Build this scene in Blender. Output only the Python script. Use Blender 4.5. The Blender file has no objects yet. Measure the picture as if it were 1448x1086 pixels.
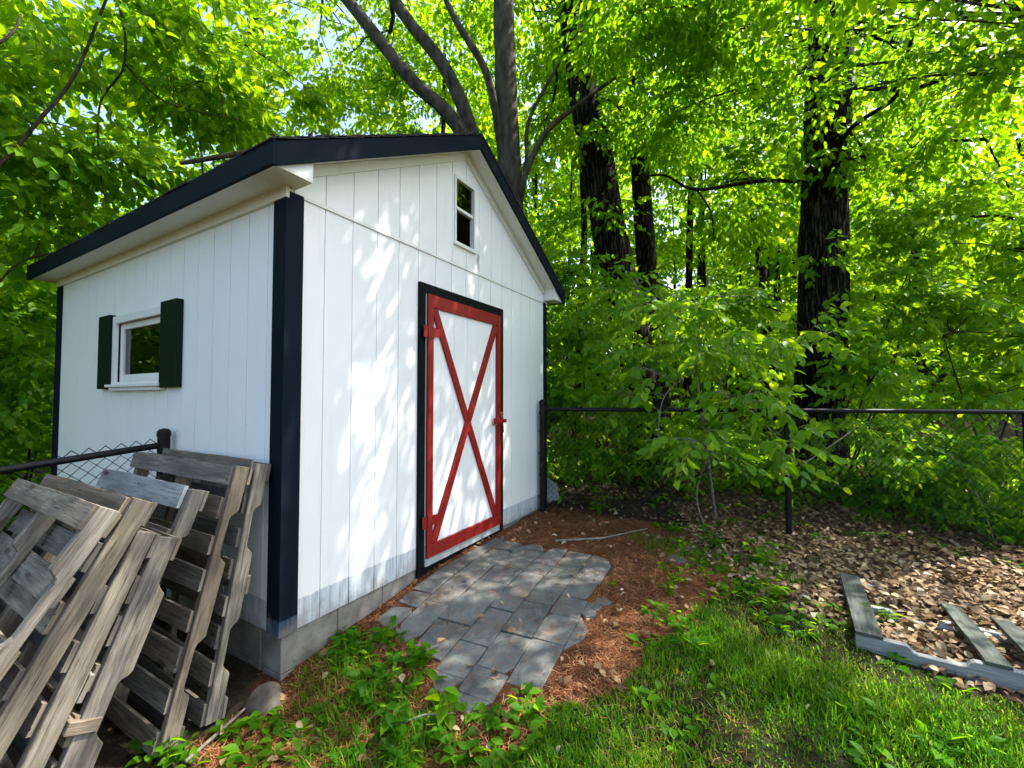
import bpy, bmesh, math, random
import numpy as np
from mathutils import Vector

random.seed(7)
rng = np.random.default_rng(11)
scene = bpy.context.scene
COL = scene.collection
V = lambda *a: np.array(a, float)

# ------------------------------------------------------------------ camera
CAM = V(-1.3947, -2.259, 1.2878)
YAW, PITCH, FPX = 1.0436, 0.0325, 603.4
FW = V(math.sin(YAW)*math.cos(PITCH), math.cos(YAW)*math.cos(PITCH), math.sin(PITCH))
RT = V(math.cos(YAW), -math.sin(YAW), 0)
UP = np.cross(RT, FW)
cd = bpy.data.cameras.new('camera')
cd.sensor_width = 36.0
cd.lens = FPX/1448*36.0
cd.clip_start, cd.clip_end = 0.05, 400
cam = bpy.data.objects.new('camera', cd)
cam.location = CAM
cam.rotation_euler = Vector(FW).to_track_quat('-Z', 'Y').to_euler()
COL.objects.link(cam)
scene.camera = cam

def D(u, v, d):                       # point seen at (u,v) of the survey picture, d metres deep
    return CAM + d*(FW + (u-724)/FPX*RT - (v-543)/FPX*UP)

# ------------------------------------------------------------------ light
SUN = V(.50, -.48, 1.0); SUN /= np.linalg.norm(SUN)
sd = bpy.data.lights.new('sun', 'SUN'); sd.energy = 4.1; sd.angle = math.radians(.53); sd.color = (1, .95, .86)
so = bpy.data.objects.new('sun', sd); so.rotation_euler = Vector(-SUN).to_track_quat('-Z', 'Y').to_euler()
COL.objects.link(so)
w = bpy.data.worlds.new('World'); scene.world = w; w.use_nodes = True
nt = w.node_tree
sky = nt.nodes.new('ShaderNodeTexSky'); sky.sky_type = 'NISHITA'; sky.sun_disc = False
sky.sun_elevation = math.asin(SUN[2]); sky.sun_rotation = math.atan2(SUN[0], SUN[1])
sky.air_density = 1.0; sky.dust_density = 3.0; sky.ozone_density = .6
bg = nt.nodes['Background']; bg.inputs[1].default_value = .15
nt.links.new(sky.outputs[0], bg.inputs[0])
vs = scene.view_settings
vs.view_transform = 'Standard'; vs.look = 'None'; vs.gamma = 1; vs.exposure = 1.76
cy = scene.cycles
cy.max_bounces = 8; cy.diffuse_bounces = 4; cy.glossy_bounces = 3; cy.transmission_bounces = 6; cy.transparent_max_bounces = 8
cy.use_adaptive_sampling = True; cy.adaptive_threshold = .015
cy.sample_clamp_indirect = 6
cy.caustics_reflective = False; cy.caustics_refractive = False
try:
    cy.use_denoising = True; cy.denoiser = 'OPENIMAGEDENOISE'; cy.denoising_input_passes = 'RGB_ALBEDO_NORMAL'
except Exception:
    pass

# ------------------------------------------------------------------ materials
def mat(name):
    m = bpy.data.materials.new(name); m.use_nodes = True
    n = m.node_tree.nodes; l = m.node_tree.links
    return m, n, l, n['Principled BSDF']

def node(n, t, **k):
    x = n.new(t)
    for a, b in k.items(): setattr(x, a, b)
    return x

def ramp(n, l, src, stops):
    r = n.new('ShaderNodeValToRGB')
    e = r.color_ramp.elements
    while len(e) > 1: e.remove(e[-1])
    e[0].position, e[0].color = stops[0][0], (*stops[0][1], 1)
    for p, c in stops[1:]:
        q = e.new(p); q.color = (*c, 1)
    l.new(src, r.inputs[0])
    return r.outputs[0]

def noise(n, l, vec, scale, detail=4, rough=.55, dist=0):
    t = n.new('ShaderNodeTexNoise'); t.inputs['Scale'].default_value = scale
    t.inputs['Detail'].default_value = detail; t.inputs['Roughness'].default_value = rough
    t.inputs['Distortion'].default_value = dist
    if vec is not None: l.new(vec, t.inputs['Vector'])
    return t.outputs['Fac']

def mapping(n, l, vec, scale):
    m = n.new('ShaderNodeMapping'); m.inputs['Scale'].default_value = scale
    l.new(vec, m.inputs['Vector']); return m.outputs[0]

def mixc(n, l, f, a, b, mode='MIX'):
    m = n.new('ShaderNodeMix'); m.data_type = 'RGBA'; m.blend_type = mode
    for s, v in ((0, f), (6, a), (7, b)):
        if hasattr(v, 'links'): l.new(v, m.inputs[s])
        else: m.inputs[s].default_value = v if not isinstance(v, tuple) else (*v, 1)
    return m.outputs[2]

def math_(n, l, op, a, b=0.0):
    m = n.new('ShaderNodeMath'); m.operation = op
    for i, v in enumerate((a, b)):
        if hasattr(v, 'links'): l.new(v, m.inputs[i])
        else: m.inputs[i].default_value = v
    return m.outputs[0]

def bump(n, l, b, h, strength=.4, dist=.01):
    x = n.new('ShaderNodeBump'); x.inputs['Strength'].default_value = strength; x.inputs['Distance'].default_value = dist
    l.new(h, x.inputs['Height']); l.new(x.outputs[0], b.inputs['Normal'])

def geo(n): return n.new('ShaderNodeNewGeometry').outputs['Position']
def attr(n, name, out='Fac'):
    a = n.new('ShaderNodeAttribute'); a.attribute_name = name; return a.outputs[out]

M = {}
def paint(name, col, rough=.55, dirt=.06, chip=None, band=None, streak=True, spec=.25, stain=None):
    m, n, l, b = mat(name)
    p = geo(n)
    big = noise(n, l, p, 2.2, 5)
    st = noise(n, l, mapping(n, l, p, (28, 28, 1.6)), 1.0, 4)
    base = mixc(n, l, ramp(n, l, big, [(.35, (0, 0, 0)), (.75, (1, 1, 1))]), col, tuple(c*(1-dirt) for c in col))
    if streak:
        base = mixc(n, l, ramp(n, l, st, [(.58, (0, 0, 0)), (.8, (1, 1, 1))]), base, tuple(c*(1-2.2*dirt) for c in col))
    if band:                                         # older, greyer coat left bare along the foot of the wall
        s = n.new('ShaderNodeSeparateXYZ'); l.new(p, s.inputs[0])
        edge = math_(n, l, 'ADD', s.outputs[2], math_(n, l, 'MULTIPLY', noise(n, l, mapping(n, l, p, (1, 1, .2)), 9, 5), .035))
        f = ramp(n, l, edge, [(band[0], (1, 1, 1)), (band[0]+.008, (0, 0, 0))])
        old = mixc(n, l, ramp(n, l, noise(n, l, mapping(n, l, p, (60, 60, 4)), 1, 5), [(.4, (0, 0, 0)), (.7, (1, 1, 1))]), band[1], tuple(c*.62 for c in band[1]))
        base = mixc(n, l, f, base, old)
        sp = math_(n, l, 'ADD', math_(n, l, 'MULTIPLY', s.outputs[2], -4.0), math_(n, l, 'MULTIPLY', noise(n, l, mapping(n, l, p, (1, 1, .5)), 13, 6, .7), 1.9))
        base = mixc(n, l, ramp(n, l, sp, [(.62, (0, 0, 0)), (1.0, (.55, .55, .55))]), base, (.22, .18, .14))
    if chip:
        c1 = noise(n, l, mapping(n, l, p, (34, 34, 9)), 1.0, 6, .7)
        base = mixc(n, l, ramp(n, l, c1, [(chip[0], (0, 0, 0)), (chip[0]+.015, (1, 1, 1))]), base, chip[1])
    if stain:                                        # grey weathering where rain runs off the window corner
        s = n.new('ShaderNodeSeparateXYZ'); l.new(p, s.inputs[0])
        wx = math_(n, l, 'SUBTRACT', 1.0, math_(n, l, 'DIVIDE', math_(n, l, 'ABSOLUTE', math_(n, l, 'SUBTRACT', s.outputs[0], stain[0])), stain[1]))
        zc, zr = (stain[2]+stain[3])/2, (stain[3]-stain[2])/2
        wz = math_(n, l, 'SUBTRACT', 1.0, math_(n, l, 'DIVIDE', math_(n, l, 'ABSOLUTE', math_(n, l, 'SUBTRACT', s.outputs[2], zc)), zr))
        f = math_(n, l, 'ADD', math_(n, l, 'MINIMUM', wx, wz), math_(n, l, 'MULTIPLY', math_(n, l, 'SUBTRACT', noise(n, l, mapping(n, l, p, (60, 60, 7)), 1, 5), .5), 1.6))
        base = mixc(n, l, ramp(n, l, f, [(.10, (0, 0, 0)), (.5, (1, 1, 1))]), base, (.36, .36, .35))
    l.new(base, b.inputs['Base Color'])
    b.inputs['Roughness'].default_value = rough
    b.inputs['Specular IOR Level'].default_value = spec
    bump(n, l, b, noise(n, l, mapping(n, l, p, (70, 70, 5)), 1.0, 5), .25, .004)
    M[name] = m
    return m

paint('white_paint', (.87, .865, .84), .5, .04, (.70, (.34, .33, .31)), (.175, (.60, .64, .67)))
paint('stained_paint', (.87, .865, .84), .5, .05, (.715, (.26, .25, .24)), stain=(1.845, .028, 2.44, 2.66))
paint('trim_white', (.80, .79, .74), .5, .08, (.74, (.25, .23, .2)))
paint('warm_bounce_white', (.80, .75, .63), .6, .08)  # white trim with the warm bounce from the ground put into its colour
paint('navy_paint', (.0075, .013, .021), .5, .2, (.74, (.06, .08, .10)), (.10, (.045, .075, .12)), spec=.03)
paint('green_paint', (.005, .015, .008), .55, .15, streak=False, spec=.1)
paint('black_paint', (.007, .010, .010), .5, .2, (.75, (.04, .05, .05)), spec=.04)
paint('red_paint', (.27, .015, .011), .5, .22, (.70, (.12, .035, .025)))
paint('bare_strip', (.42, .43, .42), .8, .3)

def wood(name, dark, mid, light, green=0.0, rough=.85):
    m, n, l, b = mat(name)
    uv = n.new('ShaderNodeUVMap'); uv.uv_map = 'UVMap'
    v = uv.outputs[0]
    g = noise(n, l, mapping(n, l, v, (4.5, 62, 1)), 1.0, 8, .68, .5)
    r2 = noise(n, l, mapping(n, l, v, (1.2, 6, 1)), 1.4, 4, .6)
    kn = n.new('ShaderNodeTexVoronoi'); kn.inputs['Scale'].default_value = 1; l.new(mapping(n, l, v, (2.6, 9, 1)), kn.inputs['Vector'])
    fine = noise(n, l, mapping(n, l, v, (9, 230, 1)), 1.0, 4, .7)
    g = math_(n, l, 'ADD', math_(n, l, 'MULTIPLY', g, .62), math_(n, l, 'MULTIPLY', fine, .38))
    col = ramp(n, l, g, [(.36, dark), (.48, mid), (.64, light)])
    col = mixc(n, l, ramp(n, l, r2, [(.42, (0, 0, 0)), (.68, (1, 1, 1))]), col, tuple(c*.55 for c in mid))
    col = mixc(n, l, ramp(n, l, kn.outputs['Distance'], [(.0, (1, 1, 1)), (.10, (.8, .8, .8)), (.14, (0, 0, 0))]), col, (.07, .052, .038))
    t = attr(n, 'tint')
    col = mixc(n, l, 1.0, col, ramp(n, l, t, [(0, (.60, .60, .60)), (.4, (1, .99, .95)), (.8, (1, .93, .82)), (1, (1.0, .84, .66))]), 'MULTIPLY')
    col = mixc(n, l, math_(n, l, 'GREATER_THAN', t, 1.5), col, (.022, .015, .012))      # nail heads
    st2 = noise(n, l, mapping(n, l, v, (.8, 3, 1)), 2.6, 5, .65)
    col = mixc(n, l, ramp(n, l, st2, [(.58, (0, 0, 0)), (.74, (.7, .7, .7))]), col, tuple(c*.34 for c in mid))
    l.new(col, b.inputs['Base Color']); b.inputs['Roughness'].default_value = rough
    b.inputs['Specular IOR Level'].default_value = .2
    bump(n, l, b, g, .7, .006)
    M[name] = m
wood('pallet_wood', (.034, .030, .025), (.178, .162, .137), (.315, .294, .258))
wood('mossy_wood', (.030, .038, .034), (.085, .102, .090), (.17, .19, .17))
wood('pale_wood', (.12, .125, .13), (.34, .355, .365), (.50, .51, .51))

def simple(name, c1, c2, scale, rough=.85, bstr=.5, bdist=.01, spec=.25, stretch=(1, 1, 1), metallic=0):
    m, n, l, b = mat(name); p = geo(n)
    f = noise(n, l, mapping(n, l, p, stretch), scale, 6, .6)
    if 'bark_dark' in name:                          # furrows between ridges
        f = math_(n, l, 'ADD', math_(n, l, 'MULTIPLY', math_(n, l, 'ABSOLUTE', math_(n, l, 'SUBTRACT', f, .5)), 3.2), math_(n, l, 'MULTIPLY', noise(n, l, p, 24, 5), .35))
    l.new(ramp(n, l, f, [(.32, c1), (.68, c2)]), b.inputs['Base Color'])
    b.inputs['Roughness'].default_value = rough; b.inputs['Specular IOR Level'].default_value = spec; b.inputs['Metallic'].default_value = metallic
    if bstr: bump(n, l, b, f, bstr, bdist)
    M[name] = m
simple('concrete', (.12, .108, .092), (.27, .25, .215), 7, .9)
simple('shingle', (.012, .012, .013), (.05, .048, .048), 30, .95)
simple('fence_black', (.004, .0045, .005), (.010, .011, .012), 20, .4, .1, .002, .18)
simple('bark_dark', (.006, .005, .004), (.095, .077, .058), 5, .95, 1, .06, .1, (4.2, 4.2, .5))
simple('bark_grey', (.024, .020, .015), (.098, .086, .066), 4, .9, .8, .02, .1, (3, 3, 1.2))
simple('twig_bark', (.02, .016, .012), (.07, .055, .04), 20, .9, .2, .004, .1)
simple('pale_twig', (.13, .11, .085), (.30, .265, .21), 20, .85, .2, .004, .15)
simple('moss_bark', (.05, .035, .022), (.14, .12, .045), 22, .95, 1, .03, .1)
simple('stone_mat', (.035, .03, .024), (.11, .095, .078), 12, .9)
simple('metal_rust', (.16, .14, .12), (.34, .3, .26), 60, .45, .2, .002, .5, (1, 1, 1), .8)
simple('dark_inside', (.02, .018, .015), (.05, .045, .038), 6, .95, 0)
simple('curtain_cloth', (.20, .18, .17), (.36, .33, .31), 3, .9, .3, .01, .1, (1, 14, .3))
simple('panel_grey', (.30, .34, .37), (.42, .46, .48), 5, .7, .2)

m, n, l, b = mat('slate')
p = geo(n); t = attr(n, 'tint')
c = ramp(n, l, t, [(0, (.045, .052, .051)), (.35, (.080, .092, .090)), (.6, (.075, .068, .074)), (.8, (.115, .125, .118)), (1, (.060, .070, .071))])
f = noise(n, l, mapping(n, l, p, (1, 1, 1)), 9, 7, .65, .6)
c = mixc(n, l, ramp(n, l, f, [(.35, (0, 0, 0)), (.7, (1, 1, 1))]), c, (.155, .16, .15))
c = mixc(n, l, ramp(n, l, noise(n, l, p, 4.5, 7, .7), [(.50, (0, 0, 0)), (.70, (.75, .75, .75))]), c, (.085, .060, .040))
c = mixc(n, l, ramp(n, l, noise(n, l, p, 26, 6, .7), [(.60, (0, 0, 0)), (.72, (1, 1, 1))]), c, (.055, .055, .058))
l.new(c, b.inputs['Base Color']); b.inputs['Roughness'].default_value = .55; b.inputs['Specular IOR Level'].default_value = .4
bump(n, l, b, f, .6, .012); M['slate'] = m

m, n, l, b = mat('glass')
b.inputs['Base Color'].default_value = (.02, .025, .022, 1); b.inputs['Roughness'].default_value = .015
b.inputs['Specular IOR Level'].default_value = 1.0; b.inputs['IOR'].default_value = 1.75
tr = n.new('ShaderNodeBsdfTransparent'); tr.inputs[0].default_value = (.75, .8, .77, 1)
gl = n.new('ShaderNodeBsdfGlossy'); gl.inputs['Roughness'].default_value = .012
fr = n.new('ShaderNodeFresnel'); fr.inputs[0].default_value = 1.9
mx = n.new('ShaderNodeMixShader'); l.new(fr.outputs[0], mx.inputs[0]); l.new(tr.outputs[0], mx.inputs[1]); l.new(gl.outputs[0], mx.inputs[2])
l.new(mx.outputs[0], n['Material Output'].inputs[0]); M['glass'] = m

def leaf_mat(name, stops, trans, tf=.5, gloss=.5, spec=.2):
    m, n, l, b = mat(name)
    t = attr(n, 'tint')
    c = ramp(n, l, t, stops)
    b.inputs['Roughness'].default_value = gloss; b.inputs['Specular IOR Level'].default_value = spec
    l.new(c, b.inputs['Base Color'])
    tl = n.new('ShaderNodeBsdfTranslucent')
    l.new(ramp(n, l, t, trans), tl.inputs[0])
    mx = n.new('ShaderNodeMixShader'); mx.inputs[0].default_value = tf
    l.new(b.outputs[0], mx.inputs[1]); l.new(tl.outputs[0], mx.inputs[2])
    l.new(mx.outputs[0], n['Material Output'].inputs[0])
    M[name] = m
leaf_mat('leaf_green', [(0, (.020, .090, .004)), (.5, (.045, .155, .006)), (1, (.095, .23, .010))],
         [(0, (.17, .46, .004)), (.5, (.35, .65, .005)), (1, (.56, .78, .008))], .55, spec=.13)
leaf_mat('leaf_lit', [(0, (.055, .16, .006)), (.5, (.105, .24, .010)), (1, (.17, .31, .014))],
         [(0, (.20, .50, .005)), (.5, (.38, .66, .006)), (1, (.56, .78, .01))], .45, spec=.2)  # brighter leaf green: skylight and sun on sapling and understory put into the colour
leaf_mat('leaf_dark', [(0, (.012, .060, .005)), (.5, (.028, .105, .008)), (1, (.06, .16, .010))],
         [(0, (.06, .28, .004)), (.5, (.14, .44, .006)), (1, (.28, .56, .008))], .45, spec=.13)
leaf_mat('leaf_light', [(0, (.040, .12, .004)), (.5, (.075, .19, .006)), (1, (.13, .26, .010))],
         [(0, (.22, .54, .004)), (.5, (.42, .68, .005)), (1, (.60, .78, .010))], .57, spec=.13)
leaf_mat('grass_blade', [(0, (.022, .085, .004)), (.6, (.055, .15, .006)), (.92, (.13, .20, .015)), (1, (.30, .24, .08))],
         [(0, (.10, .34, .005)), (.6, (.26, .54, .006)), (1, (.52, .60, .03))], .40, spec=.1)
leaf_mat('dead_leaf', [(0, (.09, .045, .022)), (.3, (.18, .105, .05)), (.6, (.29, .195, .10)), (.85, (.40, .305, .18)), (1, (.48, .40, .27))],
         [(0, (.1, .05, .02)), (1, (.35, .25, .14))], .12, .6)
leaf_mat('pine_needle', [(0, (.06, .022, .010)), (.5, (.21, .075, .03)), (.85, (.36, .15, .06)), (1, (.48, .30, .15))],
         [(0, (.1, .05, .02)), (1, (.3, .15, .06))], .08, .6)

m, n, l, b = mat('soil')
p = geo(n)
a = n.new('ShaderNodeAttribute'); a.attribute_name = 'zone'
s = n.new('ShaderNodeSeparateColor'); l.new(a.outputs['Color'], s.inputs[0])
nz = noise(n, l, p, 22, 8, .7); nf = noise(n, l, p, 90, 5, .7)
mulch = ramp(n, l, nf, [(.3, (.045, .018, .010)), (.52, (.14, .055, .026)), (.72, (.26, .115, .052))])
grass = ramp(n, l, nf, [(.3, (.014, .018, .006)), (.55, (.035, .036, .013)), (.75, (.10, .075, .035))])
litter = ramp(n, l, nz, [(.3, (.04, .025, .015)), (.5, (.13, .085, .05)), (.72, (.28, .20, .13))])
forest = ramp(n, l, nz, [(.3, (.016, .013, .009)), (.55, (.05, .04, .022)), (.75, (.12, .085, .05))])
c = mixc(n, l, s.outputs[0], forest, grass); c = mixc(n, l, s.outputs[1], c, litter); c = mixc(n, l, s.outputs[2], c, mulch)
l.new(c, b.inputs['Base Color']); b.inputs['Roughness'].default_value = .95; b.inputs['Specular IOR Level'].default_value = .1
bump(n, l, b, math_(n, l, 'ADD', nz, math_(n, l, 'MULTIPLY', nf, .6)), 1, .03); M['soil'] = m

# ------------------------------------------------------------------ object helpers
def tag(o, label=None, cat=None, group=None, kind=None):
    if label: o['label'] = label
    if cat: o['category'] = cat
    if group: o['group'] = group
    if kind: o['kind'] = kind
    return o

def thing(name, loc, label, cat, group=None):
    o = bpy.data.objects.new(name, None); o.location = loc; o.empty_display_size = .1; COL.objects.link(o)
    return tag(o, label, cat, group)

def nrm(a): 
    a = np.asarray(a, float)
    return a/np.maximum(np.linalg.norm(a, axis=-1, keepdims=True), 1e-9)

class MB:
    """collects shapes in world coordinates and links them as one mesh object"""
    def __init__(s): s.v, s.f, s.uv, s.t = [], [], [], []
    def poly(s, verts, faces, uvs=None, tint=None):
        o = len(s.v); tint = random.random() if tint is None else tint
        s.v += [tuple(x) for x in verts]
        for k, f in enumerate(faces):
            s.f.append([i+o for i in f]); s.t.append(tint)
            s.uv.append(uvs[k] if uvs else [(0, 0)]*len(f))
        return s
    def box(s, o, a, b, c, tint=None, segs=1, wob=0.0):
        """box from corner o along edge vectors a (grain), b, c"""
        o, a, b, c = map(lambda x: np.asarray(x, float), (o, a, b, c))
        la, lb, lc = (np.linalg.norm(x) for x in (a, b, c))
        r1, r2 = random.random()*40, random.random()*40
        vs_, fs, us = [], [], []
        ub, uc = b/lb, c/lc
        bow = random.uniform(-1, 1)*wob
        for i in range(segs+1):
            t = i/segs
            base = o+a*t + uc*bow*4*t*(1-t)
            w0, w1 = (random.uniform(-wob, wob) for _ in range(2))
            for (x, y) in ((0, 0), (1, 0), (1, 1), (0, 1)):
                vs_.append(base+b*x+c*y+ub*(w1 if x else w0))
        q = [(0, 1, lb), (1, 2, lc), (2, 3, lb), (3, 0, lc)]
        acc = 0
        for (i, j, wd) in q:
            for k in range(segs):
                e = 4*k
                fs.append((e+i, e+j, e+4+j, e+4+i))
                u0, u1 = r1+la*k/segs, r1+la*(k+1)/segs
                us.append([(u0, r2+acc), (u0, r2+acc+wd), (u1, r2+acc+wd), (u1, r2+acc)])
            acc += wd+.37
        fs.append((3, 2, 1, 0)); us.append([(r1, r2+lc), (r1+.05, r2+lc), (r1+.05, r2), (r1, r2)])
        e = 4*segs; fs.append((e, e+1, e+2, e+3)); us.append([(r1, r2), (r1+.05, r2), (r1+.05, r2+lc), (r1, r2+lc)])
        return s.poly(vs_, fs, us, tint)
    def bar(s, x0, x1, y0, y1, z0, z1, **k):
        return s.box((x0, y0, z0), (0, 0, z1-z0), (x1-x0, 0, 0), (0, y1-y0, 0), **k)
    def prism(s, outline, ext, tint=None, udir=None):
        """closed outline (world points, one plane) extruded by vector ext"""
        P = [np.asarray(x, float) for x in outline]; ext = np.asarray(ext, float); n_ = len(P)
        r1, r2 = random.random()*40, random.random()*40
        ud = nrm(udir if udir is not None else P[1]-P[0]); vd = nrm(np.cross(nrm(ext), ud))
        uvp = [(r1+float(p@ud), r2+float(p@vd)) for p in P]
        fs = [tuple(range(n_-1, -1, -1)), tuple(range(n_, 2*n_))]
        us = [[uvp[i] for i in range(n_-1, -1, -1)], uvp]
        el = np.linalg.norm(ext)
        for i in range(n_):
            j = (i+1) % n_
            fs.append((i, j, n_+j, n_+i))
            us.append([uvp[i], uvp[j], (uvp[j][0], uvp[j][1]+el), (uvp[i][0], uvp[i][1]+el)])
        return s.poly(P+[p+ext for p in P], fs, us, tint)
    def tube(s, pts, rad, sides=8, caps=True, rough=0.0, tint=None):
        pts = np.asarray(pts, float); n_ = len(pts)
        rad = np.broadcast_to(np.asarray(rad, float), (n_,))
        tg = np.gradient(pts, axis=0); tg = nrm(tg)
        ref = V(0, 0, 1) if abs(tg[0][2]) < .9 else V(1, 0, 0)
        vs_ = []
        ang = np.linspace(0, 2*math.pi, sides, endpoint=False)
        for i in range(n_):
            a = nrm(ref-tg[i]*(ref@tg[i])); b_ = np.cross(tg[i], a); ref = a
            for q in ang:
                r = rad[i]*(1+rough*random.uniform(-1, 1))
                vs_.append(pts[i]+(a*math.cos(q)+b_*math.sin(q))*r)
        fs = []
        for i in range(n_-1):
            for k in range(sides):
                k2 = (k+1) % sides
                fs.append((i*sides+k, i*sides+k2, (i+1)*sides+k2, (i+1)*sides+k))
        if caps:
            fs.append(tuple(range(sides-1, -1, -1))); fs.append(tuple((n_-1)*sides+k for k in range(sides)))
        return s.poly(vs_, fs, None, tint)
    def build(s, name, material, parent=None, smooth=False, bevel=0.0, label=None):
        off = np.array(parent.location) if parent is not None else np.zeros(3)
        q = parent
        while q is not None and q.parent is not None:
            q = q.parent; off = off+np.array(q.location)
        me = bpy.data.meshes.new(name)
        me.from_pydata([tuple(np.asarray(x)-off) for x in s.v], [], s.f)
        uvl = me.uv_layers.new(name='UVMap')
        flat = [c for f in s.uv for q_ in f for c in q_]
        if len(flat) == 2*len(me.loops): uvl.data.foreach_set('uv', flat)
        at = me.attributes.new('tint', 'FLOAT', 'FACE'); at.data.foreach_set('value', s.t)
        bm = bmesh.new(); bm.from_mesh(me); bmesh.ops.recalc_face_normals(bm, faces=bm.faces); bm.to_mesh(me); bm.free()
        if smooth: me.polygons.foreach_set('use_smooth', [True]*len(me.polygons))
        me.materials.append(M[material])
        o = bpy.data.objects.new(name, me); COL.objects.link(o); o.parent = parent
        if bevel:
            b_ = o.modifiers.new('bevel', 'BEVEL'); b_.width = bevel; b_.segments = 1; b_.limit_method = 'ANGLE'; b_.angle_limit = math.radians(50)
        if label: o['label'] = label
        return o

def fast_mesh(name, verts, faces_flat, per, tint, material, parent=None, smooth=True):
    """big numpy mesh: faces all with `per` corners; tint one value per face"""
    off = np.array(parent.location) if parent is not None else np.zeros(3)
    me = bpy.data.meshes.new(name)
    verts = np.asarray(verts, np.float32).reshape(-1, 3)-off.astype(np.float32)
    ff = np.asarray(faces_flat, np.int32).ravel(); nf = len(ff)//per
    me.vertices.add(len(verts)); me.vertices.foreach_set('co', verts.ravel())
    me.loops.add(len(ff)); me.loops.foreach_set('vertex_index', ff)
    me.polygons.add(nf); me.polygons.foreach_set('loop_start', np.arange(0, nf*per, per, dtype=np.int32))
    if smooth: me.polygons.foreach_set('use_smooth', np.ones(nf, bool))
    at = me.attributes.new('tint', 'FLOAT', 'FACE'); at.data.foreach_set('value', np.asarray(tint, np.float32))
    me.update(calc_edges=True)
    me.materials.append(M[material])
    o = bpy.data.objects.new(name, me); COL.objects.link(o); o.parent = parent
    return o

# ------------------------------------------------------------------ terrain
HX = [-60, -3, -.5, -.05, .15, .4, .65, .9, 1.2, 1.6, 3, 4.2, 6, 9, 15, 30, 60]
HZ = [-.6, -.32, -.30, -.285, -.205, -.17, -.138, -.10, -.065, -.05, -.03, .0, .12, .40, 1.2, 3.6, 7.5]
def hgt(x, y):
    x = np.asarray(x, float); y = np.asarray(y, float)
    h = (np.interp(x, HX, HZ)+np.interp(x-.09, HX, HZ)+np.interp(x+.09, HX, HZ))/3
    h = h - .055*np.clip(-y/2.5, 0, 1)
    bm_ = .010*np.sin(5.1*x+1.3*y+.4)+.009*np.sin(-3.3*x+6.7*y)+.006*np.sin(11*x+9*y+2)+.004*np.sin(19*x-15*y)
    near_wall = np.clip(np.abs(np.minimum(y, 0))/.3, 0, 1)
    pat = np.clip(1.5-np.hypot((x-1.2)/1.35, (y+.65)/1.0)*1.25, 0, 1)
    return h + bm_*np.where(y > 0, 1, near_wall)*(1-.9*pat)
def G(u, v):
    r = FW + (u-724)/FPX*RT - (v-543)/FPX*UP
    z = -.1
    for _ in range(8):
        q = CAM+r*(z-CAM[2])/r[2]; z = float(hgt(q[0], q[1]))
    return V(q[0], q[1], z)

def inpoly(x, y, poly):
    x = np.asarray(x); y = np.asarray(y); r = np.zeros(x.shape, bool); n_ = len(poly)
    for i in range(n_):
        (x0, y0), (x1, y1) = poly[i], poly[(i+1) % n_]
        c_ = ((y0 > y) != (y1 > y)) & (x < (x1-x0)*(y-y0)/(y1-y0+1e-12)+x0)
        r ^= c_
    return r
def wob(x, y): return .10*np.sin(7*x+3*y)+.07*np.sin(-5*x+9*y+1)+.05*np.sin(17*x+13*y+2)
PATIO = [(.58, -.10), (.47, -.57), (.27, -.95), (.31, -1.16), (.64, -1.34), (1.05, -1.32), (1.46, -1.20), (1.98, -1.25), (2.22, -1.04), (2.12, -.68), (2.04, -.05), (1.3, -.04)]
def zones(x, y):
    """grass, leaf litter and mulch weights"""
    xx = x+wob(x, y)*.8; yy = y+wob(y+3, x)*.8
    grass = inpoly(xx, yy, [(-9, -1.0), (-.8, -.85), (.2, -1.25), (.45, -1.62), (.95, -1.68), (1.3, -1.85), (1.8, -1.95), (2.25, -2.0), (2.3, -2.25), (1.75, -2.55), (1.5, -3.6), (1.7, -8), (-30, -30), (-30, -1)])
    litter = inpoly(xx, yy, [(2.75, -1.75), (3.4, -1.5), (9, -1.0), (9, -9), (1.55, -9), (1.55, -3.6), (1.75, -2.6), (2.35, -2.1)])
    mulch = inpoly(xx, yy, [(-.4, 0), (-.45, -.55), (.1, -1.15), (.4, -1.85), (1.3, -1.9), (1.8, -2.0), (2.3, -2.05), (2.8, -1.8), (3.5, -1.4), (3.4, -.3), (3.1, .1), (-.4, .1)])
    return grass.astype(float), (litter & ~grass).astype(float), (mulch & ~grass).astype(float)

ax = np.concatenate([np.linspace(-120, -6, 20)[:-1], np.linspace(-6, -1.5, 30)[:-1], np.arange(-1.5, 4.5, .035), np.linspace(4.5, 12, 50), np.linspace(12.5, 120, 40)])
ay = np.concatenate([np.linspace(-120, -7, 20)[:-1], np.linspace(-7, -4.3, 30)[:-1], np.arange(-4.3, 1.4, .035), np.linspace(1.4, 12, 50), np.linspace(12.5, 120, 40)])
gx, gy = np.meshgrid(ax, ay, indexing='ij'); nx, ny = gx.shape
gz = hgt(gx, gy)
idx = np.arange(nx*ny).reshape(nx, ny)
fq = np.stack([idx[:-1, :-1], idx[1:, :-1], idx[1:, 1:], idx[:-1, 1:]], -1).reshape(-1)
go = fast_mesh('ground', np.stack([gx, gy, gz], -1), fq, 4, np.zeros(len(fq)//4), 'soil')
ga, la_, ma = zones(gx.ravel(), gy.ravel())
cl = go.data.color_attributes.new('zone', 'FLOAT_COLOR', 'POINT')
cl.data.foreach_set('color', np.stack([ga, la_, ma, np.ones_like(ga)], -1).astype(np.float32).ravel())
tag(go, kind='structure')

# ------------------------------------------------------------------ shed
W, L, H = 3.28, 3.81, 2.44
PIT = .558; AX = W/2
shed = thing('shed', (0, 0, 0), 'white garden shed with black trim and a red cross-braced door', 'shed')

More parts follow.
